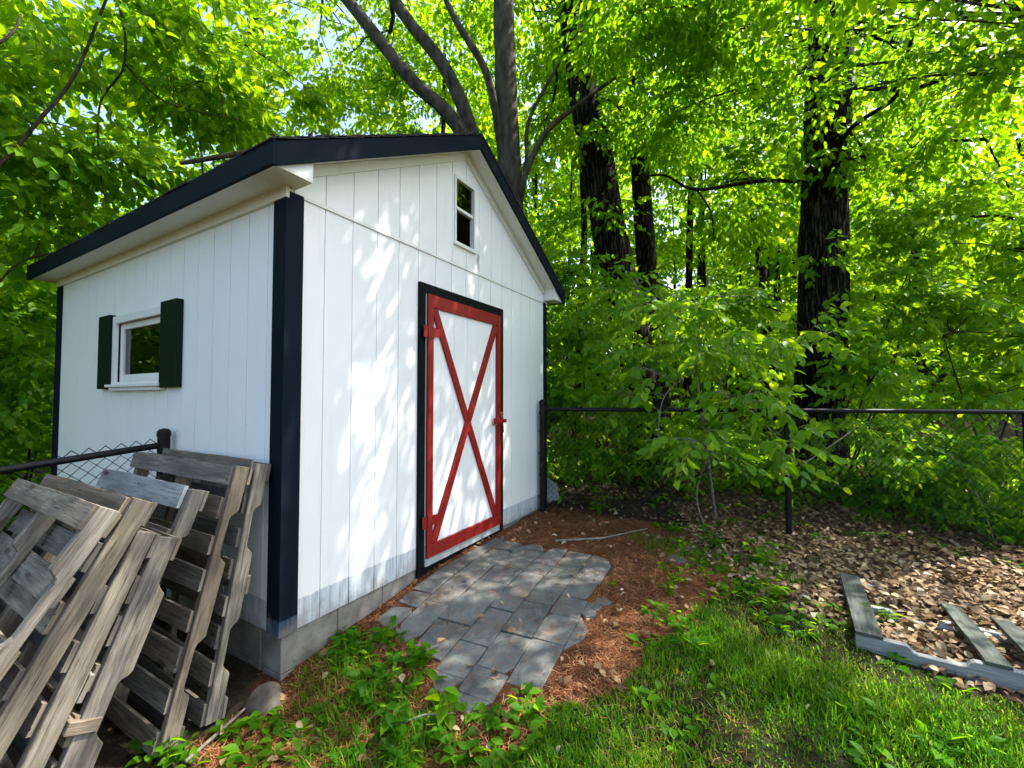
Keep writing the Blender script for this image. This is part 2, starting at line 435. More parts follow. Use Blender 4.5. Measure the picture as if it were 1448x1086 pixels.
def clip_strip(x0, x1, zlo, zhi, holes):
    """vertical strip x0..x1 split around rectangular holes -> list of (x0,x1,z0,fn/None)"""
    out = []
    cuts = sorted({x0, x1, *[h for a in holes for h in a[:2] if x0 < h < x1]})
    for a, b_ in zip(cuts[:-1], cuts[1:]):
        segs = [(zlo, zhi)]
        for (h0, h1, z0, z1) in holes:
            if a >= h0-1e-6 and b_ <= h1+1e-6: segs = [(zlo, z0), (z1, zhi)]
        out += [(a, b_, s0, s1) for s0, s1 in segs]
    return out

def siding(mb, fn, u0, u1, zlo, ztop, holes, first, pitch=.2035, groove=.007, th=.014, rec=.007):
    """grooved sheet siding; fn(u, z, d) -> world point, d = depth behind the face"""
    edges = []
    g = first
    while g > u0: g -= pitch
    g += pitch
    cur = u0
    while g < u1-.01:
        edges.append((cur, g-groove/2, 0)); edges.append((g-groove/2, g+groove/2, rec)); cur = g+groove/2; g += pitch
    edges.append((cur, u1, 0))
    for a, b_, d in edges:
        for (x0, x1, s0, s1) in clip_strip(a, b_, zlo, None, holes):
            t0 = ztop(x0) if s1 is None else s1; t1 = ztop(x1) if s1 is None else s1
            if min(t0, t1) <= s0+.003: continue
            outline = [fn(x0, s0, d), fn(x1, s0, d)]
            if s1 is None and x0 < AX < x1 and abs(ztop(AX)-ztop(x0)) > .001: outline += [fn(x1, t1, d), fn(AX, ztop(AX), d), fn(x0, t0, d)]
            else: outline += [fn(x1, t1, d), fn(x0, t0, d)]
            mb.prism(outline, fn(0, 0, th)-fn(0, 0, d))

front = lambda u, z, d: V(u, d, z)
side = lambda u, z, d: V(d, u, z)
slope_z = lambda x: 2.455+(min(x, W-x)+.16)*PIT
AW = (1.495, 1.775, 2.64, 3.20)      # attic window opening
SW = (1.475, 2.30, 1.415, 1.895)     # side window opening
mb = MB(); siding(mb, front, 0.0, W, 0, lambda x: H-.004, [], .239); mb.build('front_wall', 'white_paint', shed)
mb = MB(); siding(mb, lambda u, z, d: V(u, d-.006, z), 0.0, W, H+.004, lambda x: slope_z(x)-.005, [AW], .239); mb.build('gable_wall', 'stained_paint', shed)
mb = MB(); mb.bar(.092, W-.09, -.0105, .002, H-.012, H+.006); mb.build('gable_flashing', 'trim_white', shed)
mb = MB(); siding(mb, side, 0.015, L, 0, lambda x: 2.45, [SW], 1.193); mb.build('side_wall', 'white_paint', shed)
mb = MB(); siding(mb, lambda u, z, d: V(W-d, u, z), 0.015, L-.015, 0, lambda x: 2.45, [], .2); mb.build('side_wall', 'white_paint', shed)
mb = MB(); siding(mb, lambda u, z, d: V(u, L-d, z), 0.015, W-.015, 0, lambda x: slope_z(x)-.005, [], .2); mb.build('back_wall', 'white_paint', shed)
mb = MB(); mb.bar(.016, W-.016, .016, L-.016, -.02, .02); mb.build('floor_boards', 'dark_inside', shed)
mb = MB(); mb.bar(.016, W-.016, .5, L-.016, 2.40, 2.43); mb.build('loft_boards', 'dark_inside', shed)
# foundation blocks
mb = MB()
nb = 9
for i in range(nb):
    x0 = .015+(W-.03)*i/nb; x1 = .015+(W-.03)*(i+1)/nb-.004
    mb.bar(x0, x1, .012, .20, -.215, -.004); mb.bar(x0, x1, .012, .20, -.46, -.219)
    mb.bar(x0, x1, L-.2, L-.012, -.46, -.004)
for i in range(9):
    y0 = .204+(L-.41)*i/9; y1 = .204+(L-.41)*(i+1)/9-.004
    for xa, xb in ((.012, .2), (W-.2, W-.012)):
        mb.bar(xa, xb, y0, y1, -.215, -.004); mb.bar(xa, xb, y0, y1, -.46, -.219)
mb.build('foundation', 'concrete', shed, bevel=.004)
# corner boards (two faces each)
CB = .09
for (sx, sy) in ((0, 0), (1, 0), (0, 1), (1, 1)):
    mb = MB(); X0 = 0 if sx == 0 else W; Y0 = 0 if sy == 0 else L
    dx = 1 if sx == 0 else -1; dy = 1 if sy == 0 else -1
    zt = 2.452
    fw_ = CB if not (sx == 1 and sy == 0) else .05
    xs = sorted((X0-dx*.018, X0+dx*fw_)); ys = sorted((Y0-dy*.018, Y0-dy*.0))
    mb.bar(xs[0], xs[1], ys[0], ys[1], 0.0, zt if sy else H-.02 if False else 2.436)
    xs = sorted((X0-dx*.018, X0)); ys = sorted((Y0, Y0+dy*.10))
    mb.bar(xs[0], xs[1], ys[0], ys[1], 0.0, 2.395)
    mb.build('corner_board', 'navy_paint', shed, bevel=.002)
# frieze under the eaves
for X0, d in ((0, -1), (W, 1)):
    mb = MB(); xs = sorted((X0, X0+d*.021)); mb.bar(xs[0], xs[1], -.019, L+.019, 2.398, 2.463); mb.build('frieze_board', 'warm_bounce_white', shed)
# roof
OX, OY = .175, .165
eave_z = lambda x: slope_z(x)
for sgn in (0, 1):
    def R(s, y, dz=0.0):              # s = horizontal run from the eave
        x = -OX+s if sgn == 0 else W+OX-s
        return V(x, y, 2.455+.13+(s-OX+.16)*PIT+dz)
    run = AX+OX
    # deck
    mb = MB(); mb.prism([R(0, -OY, -.022), R(run, -OY, -.022), R(run, -OY, -.002), R(0, -OY, -.002)], (0, L+2*OY, 0)); deck = mb.build('roof_deck', 'warm_bounce_white', shed)
    # shingle courses
    mb = MB(); nc = 15
    random.seed(31+sgn)
    for i in range(nc):
        s0 = run*i/nc-.022; s1 = min(run*(i+1)/nc+.05, run)
        y = -OY-.03
        while y < L+OY+.03:
            y2 = min(y+.3+random.uniform(-.01, .01), L+OY+.03)
            a = random.uniform(-.006, .006); lift = random.uniform(0, .006)
            o = R(s0+a, y+.003, .010+lift); e1 = R(s1, y+.003, .002)-o; upv = V(0, 0, .010)
            mb.box(o, e1, (0, y2-y-.006, 0), upv)
            y = y2
    mb.build('shingles', 'shingle', shed)
    # eave fascia
    xe = -OX if sgn == 0 else W+OX; d = -1 if sgn == 0 else 1
    mb = MB(); xs = sorted((xe, xe+d*.02)); mb.bar(xs[0], xs[1], -OY-.02, L+OY+.02, 2.452, 2.452+.128); mb.build('eave_fascia', 'navy_paint', shed, bevel=.002)
    # eave soffit
    mb = MB(); xs = sorted((xe, 0 if sgn == 0 else W)); mb.bar(xs[0], xs[1], -OY+.004, L+OY-.004, 2.463, 2.472); mb.build('eave_soffit', 'warm_bounce_white', shed)
    # rake fascia, rake soffit, gable frieze (front and back)
    for (yf, dy) in ((-OY, -1), (L+OY, 1)):
        mb = MB(); mb.prism([R(0, yf, -.126), R(run, yf, -.126), R(run, yf, 0.0), R(0, yf, 0.0)], (0, dy*.02, 0), udir=R(run, 0)-R(0, 0)); mb.build('rake_fascia', 'navy_paint', shed, bevel=.002)
        yw = -.006 if dy < 0 else L
        mb = MB(); a = sorted((yf, yw)); mb.prism([R(.13, a[0]+.002, -.104), R(run, a[0]+.002, -.104), R(run, a[0]+.002, -.094), R(.13, a[0]+.002, -.094)], (0, a[1]-a[0]-.004, 0)); mb.build('rake_soffit', 'trim_white', shed)
        mb = MB(); mb.prism([R(.235, yw, -.175), R(run, yw, -.175), R(run, yw, -.106), R(.235, yw, -.106)], (0, dy*.019, 0)); mb.build('gable_frieze', 'trim_white', shed)
        # boxed return at the eave corner
        xa, xb = (-OX, .045)
        X = (lambda q: q) if sgn == 0 else (lambda q: W-q)
        yo = yf+(.006 if dy < 0 else -.006)
        top = lambda q: 2.455+(q+.16)*PIT+.03
        mb = MB(); mb.prism([V(X(xa), yo, 2.474), V(X(xb), yo, 2.474), V(X(xb), yo, top(xb)), V(X(xa), yo, top(xa))], (0, (yw-yo)*.97, 0)); mb.build('eave_return', 'trim_white', shed)
        mb = MB(); x_ = sorted((X(-.0), X(xb))); a = sorted((yo, yw)); mb.bar(x_[0], x_[1], a[0], a[1]-.002, 2.463, 2.4725); mb.build('return_soffit', 'warm_bounce_white', shed)
random.seed(8)
# attic window: frame, muntin, upper glass only (lower light is open and dark)
aw = thing('gable_window', (1.635, 0, 2.92), None, None); aw.parent = shed
x0, x1, z0, z1 = AW
mb = MB(); fr_ = .013
mb.bar(x0-.012, x0+fr_-.004, -.022, .03, z0-.02, z1+.02); mb.bar(x1-fr_+.004, x1+.012, -.022, .03, z0-.02, z1+.02)
mb.bar(x0+fr_-.004, x1-fr_+.004, -.0215, .03, z1-fr_+.004, z1+.02); mb.bar(x0+fr_-.004, x1-fr_+.004, -.0215, .03, z0-.02, z0+fr_-.012); 
mb.build('window_frame', 'trim_white', aw, bevel=.002)
mb = MB(); mb.bar(x0+.018, x1-.018, -.012, .02, 2.925, 2.95); mb.build('muntin', 'trim_white', aw)
mb = MB(); mb.bar(x0+.022, x1-.022, .004, .008, 2.95, z1-.022); mb.build('glass_pane', 'glass', aw)
mb = MB(); mb.box((x0-.02, -.032, z0-.034), (x1-x0+.04, 0, 0), (0, .034, 0), (0, 0, .014)); mb.build('sill', 'trim_white', aw)
# side window
sw = thing('side_window', (0, 1.9, 1.65), None, None); sw.parent = shed
y0, y1, z0, z1 = SW
mb = MB()
mb.bar(-.024, .05, y0-.055, y0, z0-.03, z1+.06); mb.bar(-.024, .05, y1, y1+.055, z0-.03, z1+.06)
mb.bar(-.0235, .05, y0, y1, z1, z1+.06); mb.bar(-.0235, .05, y0, y1, z0-.03, z0)
mb.build('window_frame', 'trim_white', sw, bevel=.002)
mb = MB()
mb.bar(.012, .045, y0, y0+.03, z0, z1); mb.bar(.012, .045, y1-.06, y1, z0, z1); mb.bar(.0125, .045, y0+.03, y1-.06, z1-.05, z1); mb.bar(.0125, .045, y0+.03, y1-.06, z0, z0+.06)
mb.build('sash', 'trim_white', sw, bevel=.002)
mb = MB(); mb.bar(.028, .032, y0+.025, y1-.055, z0+.055, z1-.045); mb.build('glass_pane', 'glass', sw)
mb = MB(); mb.box((-.06, y0-.06, z0-.042), (0, y1-y0+.13, 0), (.08, 0, 0), (0, 0, .022)); mb.box((-.04, y0-.05, z0-.07), (0, y1-y0+.10, 0), (.035, 0, 0), (0, 0, .027)); mb.build('sill', 'trim_white', sw, bevel=.002)
mb = MB()
for k in range(7):
    yy = 1.78+k*.075; mb.tube([(.09+.02*(k % 2), yy, 1.38), (.09+.02*(k % 2), yy, 1.92)], .03, 8)
mb.build('curtain', 'curtain_cloth', sw)
for (a, b_) in ((1.18, 1.425), (2.355, 2.59)):
    mb = MB(); mb.bar(-.045, -.002, a, b_, 1.362, 1.972); mb.build('shutter', 'green_paint', shed, bevel=.003)
# door
mb = MB(); zt = 2.18
mb.bar(1.05, 1.112, -.026, .0, .0, zt); mb.bar(2.187, 2.268, -.026, .0, -.02, zt); mb.bar(1.112, 2.187, -.0255, .0, 2.10, zt); mb.bar(1.05, 2.27, -.012, .003, -.10, -.006)
mb.build('door_frame', 'black_paint', shed, bevel=.002)
door = thing('door', (1.115, -.02, .0), None, None); door.parent = shed
mb = MB(); dx0, dx1, dz0, dz1 = 1.116, 2.183, .0, 2.096
for i in range(6):
    a = dx0+(dx1-dx0)*i/6; mb.bar(a+.001, a+(dx1-dx0)/6-.001, -.030, -.014, dz0+.002, dz1)
mb.build('door_panel', 'white_paint', door)
mb = MB(); mb.bar(dx0, dx1, -.036, -.031, .0, .062); mb.build('bottom_strip', 'bare_strip', door)
RB = .088; y_ = (-.052, -.031)
for a, b_ in ((dx0, dx0+RB*.72), (dx1-RB*.8, dx1)):
    mb = MB(); mb.bar(a, b_, y_[0], y_[1], .062, dz1); mb.build('stile', 'red_paint', door, bevel=.002)
for a, b_ in ((.062, .158), (dz1-.10, dz1)):
    mb = MB(); mb.box((dx0+RB*.72, y_[0]+.001, a), (dx1-dx0-RB*1.52, 0, 0), (0, y_[1]-y_[0], 0), (0, 0, b_-a)); mb.build('rail', 'red_paint', door, bevel=.002)
def brace(p0, p1, wd, ya, yb):
    p0, p1 = V(p0[0], ya, p0[1]), V(p1[0], ya, p1[1]); d = nrm(p1-p0); q = V(-d[2], 0, d[0])*wd/2
    m_ = MB(); m_.prism([p0-q, p1-q, p1+q, p0+q], (0, yb-ya, 0), udir=d); m_.build('brace', 'red_paint', door, bevel=.0015)
ia, ib, iz0, iz1 = dx0+RB*.72, dx1-RB*.8, .158, dz1-.10
brace((ia+.018, iz1-.01), (ib-.018, iz0+.01), .067, -.049, -.031)
brace((ia+.018, iz0+.01), (ib-.018, iz1-.01), .067, -.0515, -.0495)
brace((ia+.018, iz0+.01), (ib-.018, iz1-.01), .067, -.0488, -.031)
for z_ in (1.80, .345):
    mb = MB(); mb.prism([V(1.06, -.0525, z_-.045), V(1.125, -.0525, z_-.045), V(1.25, -.0525, z_-.028), V(1.25, -.0525, z_+.028), V(1.125, -.0525, z_+.045), V(1.06, -.0525, z_+.045)], (0, -.006, 0))
    mb.tube([(1.112, -.060, z_-.06), (1.112, -.060, z_+.06)], .011, 8)
    mb.build('hinge', 'red_paint', door)
mb = MB(); mb.box((2.05, -.070, 1.03), (.15, 0, 0), (0, .019, 0), (0, 0, .065)); mb.box((2.09, -.084, 1.045), (.15, 0, 0), (0, .013, 0), (0, 0, .035)); mb.build('latch', 'red_paint', door, bevel=.003)
mb = MB(); aa = np.linspace(0, 2*math.pi, 12); mb.tube([(2.155+.016*math.cos(t), -.078, 1.125+.022*math.sin(t)) for t in aa], .004, 6)
mb.build('latch_ring', 'metal_rust', door)
mb = MB(); mb.tube([(1.99, -.085, 1.035), (2.06, -.078, 1.033)], .005, 6); mb.build('latch_pin', 'metal_rust', door)
mb = MB(); mb.tube([(2.185, -.075, 1.03), (2.19, -.078, .95)], .004, 6); mb.build('latch_chain', 'metal_rust', door)

# ------------------------------------------------------------------ slate patio
patio = thing('slate_patio', (1.2, -.7, -.1), 'patchy slate paving laid in front of the red and white door', 'patio')
random.seed(5)
ang = math.radians(4); ca, sa = math.cos(ang), math.sin(ang)
rows = []; yv = .35
kslab = 0
while yv > -2.1:
    rh = random.uniform(.16, .25)
    xv = .05+random.uniform(0, .25)
    while xv < 3.0:
        wd = random.uniform(.16, .36)
        cx, cyy = xv+wd/2, yv-rh/2
        wx, wy = cx*ca-cyy*sa, cx*sa+cyy*ca
        corners = [(xv+.002, yv-.002), (xv+wd-.002, yv-.002), (xv+wd-.002, yv-rh+.002), (xv+.002, yv-rh+.002)]
        cw = []
        for (a, b_) in corners:
            a += random.uniform(-.004, .004); b_ += random.uniform(-.004, .004)
            X_, Y_ = a*ca-b_*sa, a*sa+b_*ca
            Y_ = min(Y_, -.062)
            cw.append((X_, Y_))
        inside = lambda q: bool(inpoly(np.array([q[0]]), np.array([q[1]]), PATIO)[0])
        ok = inside((wx, wy)) or sum(inside(c) for c in cw) >= 2
        if ok and max(c[1] for c in cw)-min(c[1] for c in cw) > .08:
            if not inside((wx, wy)):
                ins = [c for c in cw if inside(c)]; wx, wy = sum(c[0] for c in ins)/len(ins)*.8+wx*.2, sum(c[1] for c in ins)/len(ins)*.8+wy*.2
            pulled = []
            for c in cw:                       # ragged outer edge
                f_ = 1.0
                while not inside((wx+(c[0]-wx)*f_, wy+(c[1]-wy)*f_)) and f_ > .3: f_ -= .06
                f_ = f_ if f_ == 1.0 else f_+random.uniform(-.02, .12)
                pulled.append((wx+(c[0]-wx)*f_, min(wy+(c[1]-wy)*f_, -.062)))
            cw = pulled
            if random.random() < .4:          # a broken corner
                k = random.randrange(4); p_, q_, r_ = cw[k-1], cw[k], cw[(k+1) % 4]
                f_ = random.uniform(.82, .94)
                cw[k:k+1] = [(p_[0]+(q_[0]-p_[0])*f_, p_[1]+(q_[1]-p_[1])*f_), (r_[0]+(q_[0]-r_[0])*f_, r_[1]+(q_[1]-r_[1])*f_)]
            tz = random.uniform(-.003, .003); gxx, gyy = random.uniform(-.012, .012), random.uniform(-.012, .012)
            hc = float(hgt(wx, wy))
            bx = float(hgt(wx+.1, wy)-hgt(wx-.1, wy))/.2
            pts = [V(a, b_, hc+.010+tz+(bx+gxx)*(a-wx)+gyy*(b_-wy)) for a, b_ in cw]
            mb = MB(); mb.prism(pts[::-1], (0, 0, -.03), tint=random.random()); mb.build('paving_slab', 'slate', patio, bevel=.0025)
        xv += wd
    yv -= rh
for k, (u, v_, lab) in enumerate(((838, 862, 'small loose slate pieces lying in the mulch just off the patio'), (962, 793, 'dark square slate lying alone in the mulch towards the fence'))):
    g = G(u, v_); t = thing('loose_slate', g, lab, 'slate piece')
    n_ = 3 if k == 0 else 1
    for q in range(n_):
        c0 = g+V(.10*q-.08*(n_ > 1), random.uniform(-.06, .06), 0); r_ = .085 if k else .06
        a0 = random.uniform(0, 6)
        pts = [c0+V(r_*random.uniform(.8, 1.2)*math.cos(a0-i*math.pi/2.5), r_*random.uniform(.8, 1.2)*math.sin(a0-i*math.pi/2.5), .012+.01*math.sin(i)) for i in range(5)]
        pts = [V(p_[0], p_[1], c0[2]+.018) for p_ in pts]
        mb = MB(); mb.prism(pts, (0, 0, -.025)); mb.build('slate_chip', 'slate', t, bevel=.003)

# ------------------------------------------------------------------ pallets
def stringer_outline(Lp, h, notch):
    o = [(0, 0)]
    if notch:
        for c0 in (.27*Lp, .73*Lp):
            a, b_, d = c0-.115, c0+.115, .036
            o += [(a-.012, 0), (a, .008), (a+.015, d-.008), (a+.035, d), (b_-.035, d), (b_-.015, d-.008), (b_, .008), (b_+.012, 0)]
    return o+[(Lp, 0), (Lp, h), (0, h)]
def pallet(edge, a_deg, yaw, Lp, Wp, flip, seed, label, top_n=7, skip=(), wmat='pallet_wood', group='old wooden pallets leaning on the shed', notch=True, mid=True, pale=False, block=False):
    """edge: lower right corner of the nearest stringer; leans towards +X by a_deg"""
    random.seed(seed)
    a = math.radians(a_deg)
    u = V(math.sin(a), 0, math.cos(a)); v = V(math.sin(yaw), math.cos(yaw), 0); v = nrm(v-u*(u@v)); wv = np.cross(u, v)
    if wv[0] > 0: wv = -wv                   # wv points left
    h, tb = .068, .016
    O = np.asarray(edge, float)
    if flip: O = O+wv*(h+tb*2+.002); wv = -wv
    else: O = O+wv*tb
    t = thing('wooden_pallet', O, label, 'pallet', group)
    base = random.uniform(.2, .8)
    for v0 in (0, Wp/2-.02, Wp-.04):
        pts = [O+u*p_+wv*q_+v*v0+u*random.uniform(-.003, .003)+wv*random.uniform(-.002, .002) for p_, q_ in stringer_outline(Lp, h, notch)]
        mb = MB(); mb.prism(pts, v*.038, udir=u, tint=base+random.uniform(-.2, .2)); mb.build('stringer', wmat, t, bevel=.003)
    if block:
        mb = MB(); mb.box(O+u*.40-wv*.105-v*.012, wv*.10, v*.09, u*.045, segs=3, wob=.002, tint=.9); mb.build('block', wmat, t, bevel=.003)
    bw = .092
    for i in range(top_n):
        if i in skip: continue
        u0 = (Lp-bw)*i/(top_n-1); u0 += random.uniform(-.008, .008)
        mb = MB(); mb.box(O+u*u0+wv*(h+.0015)+v*random.uniform(.010, .032), v*(Wp+random.uniform(-.004, .012)), u*(bw+random.uniform(-.006, .012)), wv*tb, segs=8, wob=.0022, tint=random.random())
        for vn in (.02, Wp/2, Wp-.02):
            for un in (.022, .07): 
                c_ = O+u*(u0+un+random.uniform(-.008, .008))+wv*(h+.0015+tb+.0018)+v*(vn+random.uniform(-.006, .006))
                mb.prism([c_+u*.0042*math.cos(q)+v*.0042*math.sin(q) for q in np.linspace(0, 6.283, 7)[:-1]], wv*.001, tint=2.0)
        mb.build('deck_board', 'pale_wood' if pale and i == top_n-1 else wmat, t, bevel=.002)
    for u0 in ((0.0, Lp/2-bw/2, Lp-bw) if mid else (0.0, Lp-bw)):
        mb = MB(); mb.box(O+u*u0-wv*(tb+.0015)+v*random.uniform(-.003, .006), v*(Wp+random.uniform(-.004, .01)), u*bw, wv*tb, segs=8, wob=.0022, tint=random.random())
        mb.build('bottom_board', wmat, t, bevel=.002)
    return t
pallet((-.245, .05, -.29), 10.0, .02, 1.235, 1.08, False, 1, 'grey pallet closest to the wall of the shed, last of the leaning row', 8)
pallet((-.44, .03, -.30), 13.8, -.02, 1.26, 1.10, False, 2, 'weathered pallet second from the shed corner, notched side towards the wall', 8, mid=False)
pallet((-.755, .04, -.29), 20.4, .01, 1.20, 1.02, False, 3, 'pallet with blue-grey top board in the middle of the leaning row', 7, (1,), mid=False, pale=True)
pallet((-.865, -.10, -.285), 20.4, -.01, 1.035, 1.02, False, 4, 'short pallet just right of the one with the wooden block', 7, notch=False, mid=False)
pallet((-1.0, -.10, -.285), 22.6, .02, 1.09, .98, False, 5, 'low pallet with a small wooden block across its stringer near the ground', 6, notch=False, block=True)
pallet((-1.185, -.10, -.29), 27.4, .0, 1.285, 1.0, False, 6, 'tall pallet standing directly behind the front one, plain stringer edge showing', 7, notch=False, mid=False)
pallet((-1.40, -.15, -.27), 32.4, .03, 1.31, 1.13, True, 7, 'front pallet leaning lowest with its open underside facing out', 6)

# pallet lying upside down in the leaves
random.seed(77)
gp = thing('ground_pallet', (1.66, -2.70, -.10), 'broken mossy pallet lying upside down in dry leaves', 'pallet')
O = V(1.655, -2.695, -.118); ud = nrm(V(-.06, -1, 0)); vd = nrm(V(1.0, -.06, .012)); zz = V(0, 0, 1)
for k, v0 in enumerate((0, .50, 1.02)):
    Lp = 1.25
    o = [(p_, .095-q_) for p_, q_ in stringer_outline(Lp, .095, True)]
    mb = MB(); mb.prism([O+ud*p_+zz*(q_-[0, .028, .075][k])+vd*v0 for p_, q_ in o], vd*.04, udir=ud); mb.build('stringer', 'pale_wood', gp, bevel=.003)
for u0, wd, l0, l1 in ((.0, .115, -.01, 1.06), (.50, .09, -.005, .80), (.70, .085, .10, .72), (1.12, .10, 0, 1.0)):
    mb = MB(); mb.box(O+ud*u0+zz*(.0965-.05*l0)+vd*l0, (vd-zz*.05)*(l1-l0), ud*wd, zz*.019, segs=6, wob=.002); mb.build('deck_board', 'mossy_wood', gp, bevel=.002)

# ------------------------------------------------------------------ fences
def chain_link(a, b_, z0a, z0b, z1a, z1b, pitch=.066, wire=.0027):
    a, b_ = np.asarray(a, float), np.asarray(b_, float)
    ln = np.linalg.norm(b_-a); n_ = int(ln/pitch); rows_ = 2*int(round((z1a-z0a)/pitch))
    mb = MB(); P_ = lambda s, q: V(*(a+(b_-a)*s), (z0a+(z0b-z0a)*s)*(1-q)+(z1a+(z1b-z1a)*s)*q)
    nv = nrm(V(-(b_-a)[1], (b_-a)[0], 0))
    for i in range(n_):
        for sgn in (0, 1):
            pts = []
            for k in range(rows_+1):
                s = (i+(.5 if k % 2 else float(sgn)))/n_
                pts.append(P_(min(s, 1), k/rows_)+nv*(.0035 if (k % 2) else -.0035)*(1 if sgn else -1))
            mb.tube(pts, wire, 4, caps=False)
    return mb
FA, FB, FC, FD = (3.07, -.07), (3.60, -2.478), (4.19, -4.30), (4.95, -6.65)
fen = thing('chain_link_fence', (*FA, -.03), 'black chain link fence running from the shed corner past the leafy sapling', 'fence')
def fpost(xy, top, r, cap=True, base=None):
    z0 = float(hgt(*xy))-.05
    mb = MB(); mb.tube([(*xy, z0), (*xy, top)], r, 14)
    if cap: mb.tube([(*xy, top-.03), (*xy, top), (*xy, top+.018), (*xy, top+.026)], [r*1.12, r*1.12, r*.8, r*.1], 14)
    return mb
fpost(FA, 1.245, .036).build('terminal_post', 'fence_black', fen, smooth=False)
mb = MB(); mb.box((FA[0]+.045, FA[1]-.02, .0), (0, 0, 1.14), (.012, 0, 0), (0, .004, 0)); mb.build('tension_bar', 'fence_black', fen)
mb = MB()
for z_ in (.15, .4, .65, .9, 1.12):
    mb.tube([(*FA, z_-.012), (*FA, z_+.012)], .042, 12); mb.bar(FA[0]+.03, FA[0]+.065, FA[1]-.012, FA[1]+.012, z_-.011, z_+.011)
mb.build('tension_band', 'fence_black', fen)
for q, zt_ in ((FB, 1.15), (FC, 1.15), (FD, 1.15)): fpost(q, zt_, .028).build('line_post', 'fence_black', fen)
mb = MB(); mb.tube([(*FA, 1.155), (*FB, 1.165)], .021, 12); mb.tube([(*FB, 1.165), (*FC, 1.162)], .021, 12); mb.tube([(*FC, 1.162), (*FD, 1.165)], .021, 12)
mb.build('top_rail', 'fence_black', fen)
mb = MB()
for a, b_ in ((FA, FB), (FB, FC), (FC, FD)):
    mm = chain_link(a, b_, float(hgt(*a))+.02, float(hgt(*b_))+.02, 1.185, 1.19)
    o = len(mb.v); mb.v += mm.v; mb.f += [[i+o for i in f] for f in mm.f]; mb.uv += mm.uv; mb.t += mm.t
mb.build('chain_link_mesh', 'fence_black', fen)
LA, LB = (-.062, 1.27), (-2.55, 1.27)
fl = thing('chain_link_fence', (*LA, -.3), 'black chain link fence behind the leaning pallets, ending at a capped post', 'fence')
fpost(LA, 1.055, .036).build('terminal_post', 'fence_black', fl); fpost(LB, .76, .028).build('line_post', 'fence_black', fl)
mb = MB(); mb.tube([(*LA, .968), (*LB, .728)], .021, 12); mb.build('top_rail', 'fence_black', fl)
chain_link(LA, LB, -.27, -.32, 1.02, .775, .075, .0028).build('chain_link_mesh', 'fence_black', fl)

# ------------------------------------------------------------------ small ground things
random.seed(3)
def stick(name, pts, r, matn, label, cat='stick', group=None, sides=7):
    t = MB(); t.tube(pts, np.linspace(r, r*.45, len(pts)), sides, rough=.12)
    o = t.build(name, matn, None, smooth=True); tag(o, label, cat, group); return o
g0, g1, g2 = G(262, 1084), G(320, 1035), G(372, 988)
stick('fallen_stick', [g0+V(0, 0, .02), g1+V(0, 0, .03), g2+V(0, 0, .035)], .010, 'pale_twig', 'long pale stick lying on the mulch beside the pallets')
g0, g1, g2 = G(785, 768), G(850, 765), G(915, 752)
stick('fallen_stick', [g0+V(0, 0, .02), g1+V(0, 0, .025), g2+V(0, 0, .03)], .012, 'pale_twig', 'pale grey stick lying across the mulch behind the patio')
g0, g1 = G(560, 1035), G(640, 1018)
stick('fallen_stick', [g0+V(0, 0, .03), (g0+g1)/2+V(0, 0, .05), g1+V(0, 0, .03)], .006, 'pale_twig', 'thin twig lying among the green weeds below the patio')
g0, g1, g2 = G(900, 905), G(925, 925), G(965, 915)
stick('fallen_stick', [g0+V(0, 0, .02), g1+V(0, 0, .02), g2+V(0, 0, .02)], .006, 'twig_bark', 'thin dark twig lying at the edge of the grass')
# round stone at the foundation corner
bm = bmesh.new(); bmesh.ops.create_icosphere(bm, subdivisions=3, radius=1)
for v_ in bm.verts:
    p_ = v_.co; k = 1+.10*math.sin(3*p_.x+1)+.08*math.sin(4*p_.y+2*p_.z); v_.co = Vector((p_.x*.10*k, p_.y*.09*k, p_.z*.075*k))
me = bpy.data.meshes.new('round_stone'); bm.to_mesh(me); bm.free(); me.polygons.foreach_set('use_smooth', [True]*len(me.polygons)); me.materials.append(M['stone_mat'])
o = bpy.data.objects.new('round_stone', me); o.location = (-.10, -.03, -.275); COL.objects.link(o); tag(o, 'round brown stone at the foot of the shed corner', 'stone')
g = V(3.46, .10, 0)
mb = MB(); mb.prism([g+V(.0, .0, -.03), g+V(.20, -.12, -.02), g+V(.17, -.10, .19), g+V(.02, 0, .30)], V(.06, .10, .0)*.25)
o = mb.build('grey_panel', 'panel_grey', None); tag(o, 'small blue-grey panel leaning behind the fence at the shed corner', 'panel')
SHADE = []
for x_ in np.arange(-1.4, 3.3, 1.0):
    for y_ in np.arange(-2.4, 2.0, 1.0):
        lai = np.interp(y_, [-2.4, -1.4, -.4, .6, 1.6], [.3, .45, .52, .98, 2.1])
        if x_ > 2.4 and y_ < 0: lai += .3
        if x_ < -.5 and y_ < .5: continue
        SHADE.append((x_+rng.normal(0, .12), y_+rng.normal(0, .12), rng.uniform(5.6, 7.2) if y_ > 0 else rng.uniform(5, 6.2), .8, int(105*lai)))
SHADE += [(-.1, .8, 6.5, .6, 24), (2.2, -3.8, 5.0, 1.0, 40), (.9, -3.6, 5.2, .8, 40)]
SGAP = -.45
FARN, FARD = 150, 76

